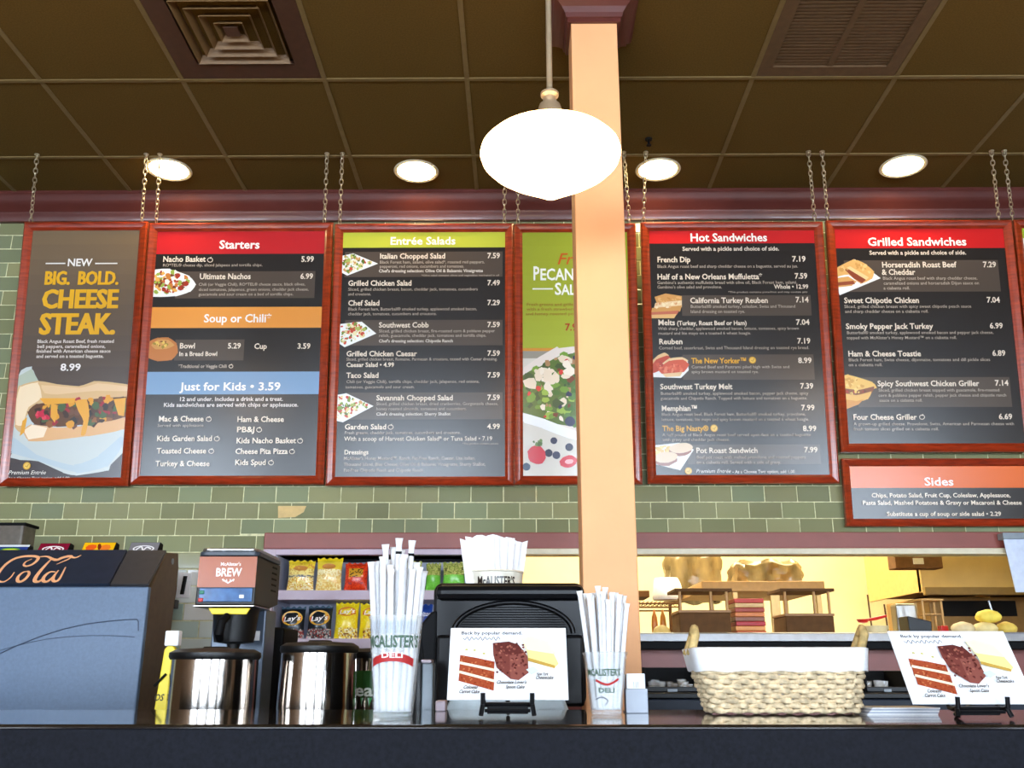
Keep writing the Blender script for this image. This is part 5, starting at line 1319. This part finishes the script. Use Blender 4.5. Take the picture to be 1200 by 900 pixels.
# side module and stand
p0 = xat(490, RY, 750)
MB().prism([(p0 + .012, zat(776, RY)), (rx0 + .01, zat(776, RY)), (rx0 + .01, zat(715, RY)), (p0 + .03, zat(717, RY)), (p0, zat(735, RY))], 'y', RY - .005, RY + .06).build('card_reader', M_blackm, t, off=off, bevel=.006)
sx0, sx1 = xat(524, 2.2, 825), xat(665, 2.2, 825); sz1 = zat(815, 2.2)
MB().prism([(sx0 + .01, sz1), (sx1 - .01, sz1), (sx1 + .02, 1.02), (sx0 - .02, 1.02)], 'y', 2.18, 2.42).build('stand_base', mat('stand_grey', (186, 196, 198), .3), t, off=off, bevel=.008)
box('stand_column', M_greyp, t, cxr - .09, cxr + .09, 2.22, 2.4, .90, 1.02, .006, off)
box('foot', M_black, t, cxr - .16, cxr + .16, 2.14, 2.5, .9, .915, .004, off)
t = thing('work_shelf', 'low dark shelf holding the cash register behind the counter', 'counter', (-.1, 2.35, 0)); off = tuple(t.location)
box('shelf_top', M_blackm, t, -.9, .9, 2.12, 2.64, .87, .899, .002, off); box('shelf_body', M_blackm, t, -.88, .88, 2.14, 2.62, 0, .87, 0, off)
# card terminal and small carton beside the register
tx0, tx1 = xat(495, 2.2, 800), xat(508, 2.2, 800)
t = thing('card_terminal', 'narrow grey-blue terminal standing left of the cash register', 'terminal', ((tx0 + tx1) / 2, 2.2, .90)); off = tuple(t.location)
box('terminal_body', M_greymid, t, tx0, tx1, 2.18, 2.24, .90, zat(777, 2.2), .004, off); box('terminal_top', mat('pale_pink_plastic', (190, 176, 186), .4), t, tx0 - .002, tx1 - .004, 2.178, 2.242, zat(777, 2.2), zat(773, 2.2), .002, off)
box('screen', M_black, t, tx0 - .012, tx0 + .0, 2.175, 2.24, .90, zat(775, 2.2), .003, off)
a = xat(511, 2.02, 830); b = xat(523, 2.02, 830)
tag(box('sugar_carton', mat('pale_carton', (206, 188, 196), .5), None, a, b, 2.0, 2.05, CTZ, zat(821, 2.0), .003), 'tiny pale pink carton on the counter left of the middle cake sign', 'box')

# bundle of white paper behind the register in a printed cup
NY = 2.62
nx0, nx1 = xat(541, NY, 670), xat(614, NY, 670); nzc = zat(666, NY); nzb = nzc - .17
tag(box('printer_box', M_blackm, None, -.30, .02, 2.70 - .02, 2.94, .90, nzb - .001, .008), 'black box hidden behind the cash register under the white paper bundle', 'box')
rn = (nx1 - nx0) / 2
t = thing('bag_holder', 'pale printed holder tub behind the register, below white paper bags', 'cup', ((nx0 + nx1) / 2, NY + .14, nzb))
MB().lathe([(rn * .8, 0), (rn * .98, .168), (rn * 1.02, .17), (rn * 1.0, .174), (rn * .96, .17), (rn * .78, .004)], 40, cap=False).build('tub_body', mat('pale_tub', (226, 218, 200), .4), t, smooth=True)
MB().lathe([(rn * .8, 0), (rn * .8, .003)], 40).build('tub_bottom', M_white, t)
pm = PM(); pm.text("McALISTER'S", -rn * .55, rn * .78, .128, .026, (40, 30, 26), True)
for k in range(10): pm.rect(rn * (-.06 + .09 * k), rn * (.03 + .09 * k), .098, .124, (206, 34, 40))
pm.bend(rn * .98 + .001); pm.build('printed_label', M_print, t)
rr = random.Random(9)
zN = zat(615, NY)
for k in range(6):
    x = (nx0 + nx1) / 2 + (k - 2.5) * .014; tl = (k - 2.5) * .035 + rr.uniform(-.03, .03); w_ = .046; hN = zN - nzc + rr.uniform(-.02, .0) + .05
    vs = []; fs = []; nn = 6; ph = rr.uniform(0, 6)
    for sgn in (-1, 1):
        for j in range(nn + 1):
            v = j / nn
            for i in range(nn + 1):
                u = i / nn * 2 - 1
                vs.append((u * w_ * (.85 + .2 * v), sgn * .0035 + .005 * math.sin(5 * u + 4 * v + ph) * (.4 + v), v * hN + .006 * math.sin(4 * u + ph) * v))
    q_ = (nn + 1) ** 2
    for j in range(nn):
        for i in range(nn):
            a_0 = j * (nn + 1) + i; fs.append((a_0, a_0 + 1, a_0 + nn + 2, a_0 + nn + 1)); fs.append((q_ + a_0 + nn + 1, q_ + a_0 + nn + 2, q_ + a_0 + 1, q_ + a_0))
    o = MB().add(vs, fs).build('paper_bag', M_white, smooth='all', loc=(x, NY + .085 + k * .022, nzc - .06)); o.rotation_euler = (0, tl, rr.uniform(-.05, .05))
    tag(o, 'white paper bag fanned out in the tub behind the cash register', 'bag', 'white paper bags behind the register')

# ================================================================ STRAW CUPS
def straw_cup(px_rim, px_base, y_rim, y_base, nst, ytops, label, slabel, grp, big, seed):
    Yb = PZ((px_base[0] + px_base[1]) / 2, y_base, CTZ).y
    a = P(px_base[0], y_base, Yb); b = P(px_base[1], y_base, Yb); rb = (b.x - a.x) / 2; cx_ = (a.x + b.x) / 2; cy_ = Yb + rb
    c = P(px_rim[0], y_rim, cy_); d = P(px_rim[1], y_rim, cy_); rt = (d.x - c.x) / 2; H = c.z - CTZ
    t = thing('plastic_cup', label, 'cup', (cx_, cy_, CTZ + .0005))
    MB().lathe([(rb * .96, 0), (rb, .004), (rb + (rt - rb) * .12, H * .12), (rb + (rt - rb) * .16, H * .16), (rt * .985, H - .006), (rt * 1.02, H - .004), (rt * 1.03, H), (rt * 1.0, H + .001), (rt * .965, H - .006), (rb * .97, .008)], 48, cap=False).build('cup_wall', M_glass, t, smooth=True)
    MB().lathe([(rb * .96, .0), (rb * .97, .004)], 48).build('cup_base', M_glass, t)
    pm = PM(); R = (rt + rb) / 2 + .0015; zz = H * (.66 if big else .46)
    GRN = (72, 100, 80); RDD = (176, 40, 40)
    if big:
        pm.text("MCALISTER'S", -R * 1.15, R * 1.15, zz + .004, .020, GRN, True)
        for k in range(14):
            u0 = -1 + 2 * k / 14; u1 = u0 + 2 / 14; yy = lambda u: zz - .016 + .010 * (1 - u * u)
            pm.poly([(u0 * R * .95, yy(u0)), (u1 * R * .95, yy(u1)), (u1 * R * .95, yy(u1) - .014), (u0 * R * .95, yy(u0) - .014)], RDD)
        pm.text('DELI', -R * .45, R * .45, zz - .014, .009, (240, 236, 230), True)
        for k in range(16): pm.stroke([(-R * .95 + k * R * .126, H * .82), (-R * .95 + k * R * .126, H * .95)], .0012, (150, 170, 190), False)
        for k in range(12): pm.rect(-R * .8 + k * R * .14, -R * .8 + k * R * .14 + .003, H * .30, H * .305, (120, 120, 130))
        pm.v = [(x, y, z) for x, y, z in pm.v]
    else:
        pm.text("MCALISTER'S", -R * 1.1, R * .7, zz + .018, .012, GRN, True); pm.stroke([(-R * .6, zz + .010), (0, zz + .002), (R * .6, zz + .012)], .004, RDD); pm.text('DELI', -R * .5, R * .4, zz - .012, .008, GRN, True)
        pm.stroke([(-R * .7, H * .24), (-R * .3, H * .28), (0, H * .22), (-R * .2, H * .14)], .0015, (80, 80, 90))
    pm.v = [(x, y, z) for x, y, z in pm.v]; nv = []
    for x, y, z in pm.v:
        rad = rb + (rt - rb) * z / H + .0012 - y; nv.append((rad * math.sin(x / R), -rad * math.cos(x / R), z))
    pm.v = nv; pm.build('printed_logo', M_printm, t)
    r = random.Random(seed)
    for k in range(nst):
        # foot inside base disc, body leaning on the rim
        fr = rb * .80 * math.sqrt((k + .5) / nst); fa = 2.4 * k
        fx, fy = fr * math.cos(fa), fr * math.sin(fa)
        tx_, ty_ = fx * (rt * .88 / (rb * .80)) + r.uniform(-.003, .003), fy * (rt * .88 / (rb * .80)) + r.uniform(-.003, .003)
        q_ = math.hypot(tx_, ty_); 
        if q_ > rt * .86: tx_ *= rt * .86 / q_; ty_ *= rt * .86 / q_
        ln = Vector((tx_ - fx, ty_ - fy, H)); 
        yt = r.uniform(*ytops[0]) if k >= len(ytops[1]) else ytops[1][k]
        zt_ = zat(yt, cy_ - .0, 460) - CTZ
        f = zt_ / H; p1 = Vector((fx, fy, .006)) + ln * f
        o = thing('straw', slabel, 'straw', (cx_ + fx, cy_ + fy, CTZ + .009), 0, grp)
        A = Vector((0, 0, 0)); Bv = p1 - Vector((fx, fy, .006)); dn = Bv.normalized()
        rad = .0055 if big else .0046
        # paper wrapper: round body with flattened crimped ends
        s1 = dn.cross(Vector((0, 1, .2))).normalized(); s2 = dn.cross(s1); 
        mb = MB(); vs = []; 
        for (ft, k1, k2) in ((0, 1.3, .2), (.03, 1, 1), (.5, 1, 1), (.955, 1, 1), (.985, 1.25, .5), (1, 1.35, .15)):
            for i in range(10):
                th = 2 * math.pi * i / 10; vs.append(Bv * ft + s1 * (rad * k1 * math.cos(th)) + s2 * (rad * k2 * math.sin(th)))
        fs = [(j * 10 + i, j * 10 + (i + 1) % 10, (j + 1) * 10 + (i + 1) % 10, (j + 1) * 10 + i) for j in range(5) for i in range(10)] + [tuple(range(9, -1, -1)), tuple(50 + i for i in range(10))]
        mb.add(vs, fs).build('wrapper', M_white, o, smooth='all')
        if big and k in (2, 5): 
            mk = MB(); c0 = Bv * .91; mk.tube([c0 - dn * .002, c0 + dn * .003], rad * 1.04, 10).build('printed_mark', M_blackm, o)
straw_cup((428, 491), (434, 481), 723, 841, 27, ((657, 676), [650, 646, 638, 668, 644, 640, 662]), 'tall clear printed cup full of paper-wrapped straws left of the register', 'long paper-wrapped white straw in the tall cup left of the register', 'wrapped straws in the tall cup', True, 3)
straw_cup((684.5, 736), (694, 731), 765, 838, 28, ((698, 714), [694, 692, 706]), 'short clear printed cup of paper-wrapped straws in front of the peach column', 'short paper-wrapped white straw in the cup before the peach column', 'wrapped straws in the short cup', False, 4)

# ================================================================ ACRYLIC HOLDER
a = PZ(734, 836, CTZ); b = PZ(760, 836, CTZ); zh = zat(790, a.y); zm = zat(807, a.y)
t = thing('card_holder', 'small frosted acrylic card holder between the straws and the basket', 'holder', ((a.x + b.x) / 2, a.y, CTZ)); w_ = (b.x - a.x) / 2; hh_ = zh - CTZ
M_acr = mat('frosted_acrylic', (140, 148, 162), .2, noise=0, alpha=.7)
MB().box(-w_, w_, 0, .003, 0, zm - CTZ).build('front_plate', M_acr, t, bevel=.001); box('back_plate', M_acr, t, -w_, w_, .028, .031, 0, hh_, .001); box('base_plate', M_acr, t, -w_, w_, .003, .06, 0, .003, .001)
for s_ in (-1, 1): box('side_plate', M_acr, t, s_ * w_ - (.002 if s_ > 0 else 0), s_ * w_ + (.002 if s_ < 0 else 0), .003, .028, 0, zm - CTZ, .0005)
for k in range(3):
    o = box('card', M_white, None, -w_ + .004, w_ - .004, 0, .0012, .001, hh_ - .002 - k * .001, 0); o.location = (t.location.x, t.location.y + .008 + .006 * k, CTZ + .003)
    tag(o, ['white card at the front of the acrylic holder', 'white card in the middle of the acrylic holder', 'white card at the back of the acrylic holder'][k], 'card', 'cards in the acrylic holder')
pm = PM()
for k in range(3): pm.stroke([(-.004 + k * .004, 0), (-.004 + k * .004, .012)], .0008, (90, 110, 160), False)
o = pm.build('printed_mark', M_printm, t); o.location = (0, .0066, hh_ - .026)

# ================================================================ CAKE SIGNS ON EASELS
def cake_sign(x, yb_, zb_, tilt, rz, label, elabel, W=.216, H=.143):
    t = thing('cake_sign', label, 'sign', (x, yb_, zb_), rz, None, rotx=-tilt)
    box('card', M_white, t, -W / 2, W / 2, 0, .003, 0, H, .0008)
    pm = PM(); pm.layer = .0003
    def c(px, py): return ((px - 160) / 475 - .5) * W, (1 - (py - 502) / 255) * H
    def tx(s, x0, x1, y, cap, col, bold=False, sl=0): a = c(x0, y); b = c(x1, y); pm.text(s, a[0], b[0], a[1], cap / 255 * H, col, bold, sl)
    tx('Back by popular demand.', 204, 456, 527, 11, (60, 56, 60), True)
    pm.stroke([c(212 + 9 * k, 541 + (5 if k % 2 else -4) + (3 if k % 3 == 0 else 0)) for k in range(18)], .0014, (96, 96, 104))
    r = random.Random(2)
    # carrot cake
    CK = [(150, 62, 36), (170, 84, 50), (130, 48, 28), (190, 110, 70)]
    for (yl, yr) in ((602, 626), (634, 662), (666, 700)):
        pts = [c(204, yl), c(270, (yl + yr) / 2 - 2), c(344, yr), c(342, yr + 29), c(270, (yl + yr) / 2 + 28), c(202, yl + 29)]
        pm.poly(pts, (160, 72, 44)); 
        for k in range(24):
            u = r.random(); q_ = c(206 + u * 134, yl + (yr - yl) * u + r.uniform(3, 27)); pm.blob(q_[0], q_[1], .0022, .0014, r.choice(CK), r.uniform(0, 3), 6, .3, r)
    for (yl, yr) in ((628, 654), (660, 692)): pm.poly([c(204, yl), c(344, yr), c(344, yr + 9), c(203, yl + 9)], (244, 226, 190))
    pm.poly([c(204, 592), c(262, 586), c(346, 610), c(344, 624), c(204, 602)], (250, 244, 232)); 
    for (x_, y_) in ((230, 586), (262, 588), (300, 600)): q_ = c(x_, y_); pm.blob(q_[0], q_[1], .003, .002, (196, 186, 110), 0, 8, .2, r)
    # chocolate cake
    pm.poly([c(335, 562), c(400, 556), c(440, 568), c(476, 610), c(480, 668), c(440, 694), c(408, 690), c(352, 650), c(338, 604)], (120, 62, 54))
    pm.poly([c(335, 562), c(400, 556), c(440, 568), c(462, 598), c(420, 606), c(350, 590)], (96, 46, 42))
    pm.poly([c(404, 608), c(460, 598), c(477, 612), c(480, 668), c(440, 694), c(408, 690)], (138, 78, 68))
    for k in range(80):
        q_ = c(r.uniform(345, 470), r.uniform(565, 680)); 
        if q_[0] < c(352, 0)[0] and q_[1] < c(0, 650)[1]: continue
        pm.blob(q_[0], q_[1], .0025, .0022, r.choice([(140, 78, 66), (104, 50, 46), (160, 96, 80), (88, 40, 36)]), r.uniform(0, 3), 6, .3, r)
    # cheesecake
    pm.poly([c(452, 548), c(492, 540), c(560, 560), c(600, 640), c(586, 652), c(480, 626), c(476, 600)], (240, 226, 140))
    pm.poly([c(452, 548), c(492, 540), c(560, 560), c(590, 606), c(474, 590)], (250, 242, 190)); pm.poly([c(478, 618), c(586, 646), c(584, 656), c(478, 630)], (190, 150, 70))
    pm.poly([c(470, 660), c(500, 650), c(520, 664), c(490, 676)], (206, 226, 228))
    tx('Colossal', 222, 278, 726, 11, (70, 60, 50), True, .3); tx('Carrot Cake', 206, 286, 741, 11, (70, 60, 50), True, .3)
    tx('Chocolate Lover\'s', 352, 470, 709, 11, (70, 60, 50), True, .3); tx('Spoon Cake', 388, 462, 725, 11, (70, 60, 50), True, .3)
    tx('New York', 510, 556, 681, 11, (70, 60, 50), True, .3); tx('Cheesecake', 506, 576, 693, 11, (70, 60, 50), True, .3)
    pm.build('printed_picture', M_print, t)
    # easel
    e = thing('display_easel', elabel, 'easel', (x, yb_, CTZ), rz, None)
    h_ = zb_ - CTZ
    for s_ in (-1, 1):
        xx = s_ * .043
        MB().tube([(xx, -.028, h_ + .012), (xx, -.026, h_ - .004), (xx, -.006, h_ - .008), (xx, .004, h_ - .006)], .0042, 8).build('hook', M_black, e, smooth=True)
        MB().tube([(xx, -.022, h_ - .006), (xx * 1.08, -.028, .004)], .0042, 8).build('front_leg', M_black, e, smooth=True)
        b_ = .03 + .05 * math.tan(tilt)
        MB().tube([(xx, .006, h_ - .007), (xx, .006 + .06 * math.sin(tilt) + .006, h_ + .06 * math.cos(tilt))], .004, 8).build('back_rest', M_black, e, smooth=True)
    MB().tube([(-.043, -.004, h_ - .008), (.043, -.004, h_ - .008)], .0045, 8).build('cross_bar', M_black, e, smooth=True)
    MB().tube([(0, .004, h_ + .0), (0, .075, .004)], .004, 8).build('rear_leg', M_black, e, smooth=True)
    MB().tube([(-.04, -.020, .012), (.04, -.020, .012)], .003, 8).build('cross_bar', M_blackm, e)
    box('brand_plate', M_blackm, e, -.036, .036, -.012, -.009, .006, h_ - .01, .001)
SY = 1.755
zb_ = zat(820, SY, 595)
cake_sign(P(595, 820, SY).x, SY, zb_, math.radians(28), 0, 'white cake sign standing upright in front of the cash register', 'small black easel holding the sign before the register')
SY = 1.70; a = P(1075, 826, SY); b = P(1203, 822, SY)
cake_sign(a.x + .103, SY + .01, zat(825, SY, 1140), math.radians(30), math.radians(2.5), 'white cake sign tilted back right of the wicker basket', 'small black easel holding the sign beside the basket')
# paper stack under the second sign
a = PZ(1020, 838, CTZ); b = PZ(1101, 838, CTZ)
for k in range(5):
    o = box('leaflet', M_white if k % 2 == 0 else mat('leaflet_grey', (170, 176, 190), .5), None, -(b.x - a.x) / 2, (b.x - a.x) / 2, 0, .10, 0, .0022, 0)
    o.location = ((a.x + b.x) / 2 + (k - 2) * .002, a.y, CTZ + .0003 + k * .0026); o.rotation_euler = (0, 0, math.radians(-3 + 1.5 * k))
    tag(o, ['lowest leaflet of the thin stack behind the tilted sign', 'grey leaflet just above the lowest of the thin stack', 'white leaflet in the middle of the thin stack', 'grey leaflet just under the top of the thin stack', 'white leaflet on top of the thin stack behind the tilted sign'][k], 'paper', 'leaflets stacked on the counter')

# ================================================================ WICKER BASKET
BYf = PZ(925, 838, CTZ).y
a = P(838, 838, BYf); b = P(1010, 838, BYf); c = P(817, 762, BYf - .03); d = P(1016, 762, BYf - .03)
t = thing('wicker_basket', 'rectangular wicker basket lined with white cloth on the counter', 'basket', ((a.x + b.x) / 2, BYf + .08, CTZ + .0035)); off = tuple(t.location)
Hb = c.z - CTZ; zl = zat(789, BYf - .02) - CTZ
def bsec(v):
    x0 = a.x + (c.x - a.x) * v - off[0]; x1 = b.x + (d.x - b.x) * v - off[0]
    return x0, x1, -.08 - .028 * v, .012 + .016 * v
def loop(v, e=0, n=26, rr_=.018):
    x0, x1, y0, y1 = bsec(v); x0 -= e; x1 += e; y0 -= e; y1 += e
    return rrect(x0, x1, y0, y1, rr_ + e, 4)
def resample(pts, n):
    L = [0]; m = len(pts)
    for i in range(m): L.append(L[-1] + math.dist(pts[i], pts[(i + 1) % m]))
    out = []
    for k in range(n):
        s_ = L[-1] * k / n; i = max(j for j in range(m) if L[j] <= s_ + 1e-9); f = (s_ - L[i]) / max(1e-9, L[i + 1] - L[i])
        p, q_ = pts[i], pts[(i + 1) % m]; out.append((p[0] + (q_[0] - p[0]) * f, p[1] + (q_[1] - p[1]) * f))
    return out
NR = 10; NS = 44
for k in range(NR):
    v = (k + .5) / NR * (zl + .012) / Hb
    base = resample(loop(v), NS * 6); pts = []; rad = []
    n_ = len(base); cx_ = 0; 
    for i, (x, y) in enumerate(base):
        pv = base[i - 1]; nx_ = base[(i + 1) % n_]; tx_, ty_ = nx_[0] - pv[0], nx_[1] - pv[1]; l_ = math.hypot(tx_, ty_)
        ox, oy = ty_ / l_, -tx_ / l_
        ph = i / 6 * math.pi + (k % 2) * math.pi
        e = .0028 * math.sin(ph)
        pts.append((x + ox * e, y + oy * e, Hb * v + .0012 * math.sin(ph * 1.0 + 1))); rad.append(.0049 + .0012 * math.sin(ph))
    MB().tube(pts, rad, 7, closed=True).build('woven_strand', M_wick, t, smooth='all')
# stakes
vs = MB(); b0 = resample(loop(0), NS); b1 = resample(loop(.93), NS)
for i in range(NS):
    MBs = vs.tube([(b0[i][0], b0[i][1], .002), (b1[i][0], b1[i][1], Hb * .93)], .0032, 6)
stuff(vs.build('stake', M_wick, t, smooth=True))
MB().prism(loop(0, -.004), 'z', .001, .005).build('basket_bottom', M_wick, t)
# liner folded over the rim
def liner():
    mb = MB(); rows = [(.15, -.010), (.6, -.008), (1.0, -.005), (1.02, .003), (1.0, .0085), ((zl - .0) / Hb * 1.0 + .12, .0105), (zl / Hb, .0115)]
    N = 120; vs = []; r = random.Random(1)
    for v, e in rows:
        lp = resample(loop(min(v, 1.0), e), N)
        for i, (x, y) in enumerate(lp): vs.append((x, y, Hb * v + (.0012 * math.sin(i * .7) if v == rows[-1][0] else 0)))
    fs = []
    for j in range(len(rows) - 1):
        for i in range(N): fs.append((j * N + i, j * N + (i + 1) % N, (j + 1) * N + (i + 1) % N, (j + 1) * N + i))
    fs.append(tuple(range(N)))
    return mb.add(vs, fs).build('cloth_liner', M_white, t, smooth='all')
liner()
def strap(x0, x1, ytop, xa, xb_):
    z1 = zat(ytop, BYf + .045) - CTZ
    for yy in (-.016, .016):
        pass
    pts = [(x0, -.058, Hb * .9), (xa, -.052, z1 - .012), (xa + .001, -.038, z1), (xa, -.024, z1 - .012), (x0, -.018, Hb * .9)]
    q_ = []
    for i in range(len(pts) - 1):
        for k in range(6): q_.append(Vector(pts[i]).lerp(Vector(pts[i + 1]), k / 6))
    q_.append(Vector(pts[-1])); 
    MB().tube(q_, .0085, 8).build('handle', mat('rope_handle', (196, 168, 110), .7, noise=.2, scale=90), t, smooth='all')
xh = P(813, 742, BYf + .045).x - off[0]; strap(bsec(1)[0] - .004, 0, 739, xh, 0)
xh = P(1009, 742, BYf + .045).x - off[0]; strap(bsec(1)[1] + .004, 0, 739, xh, 0)
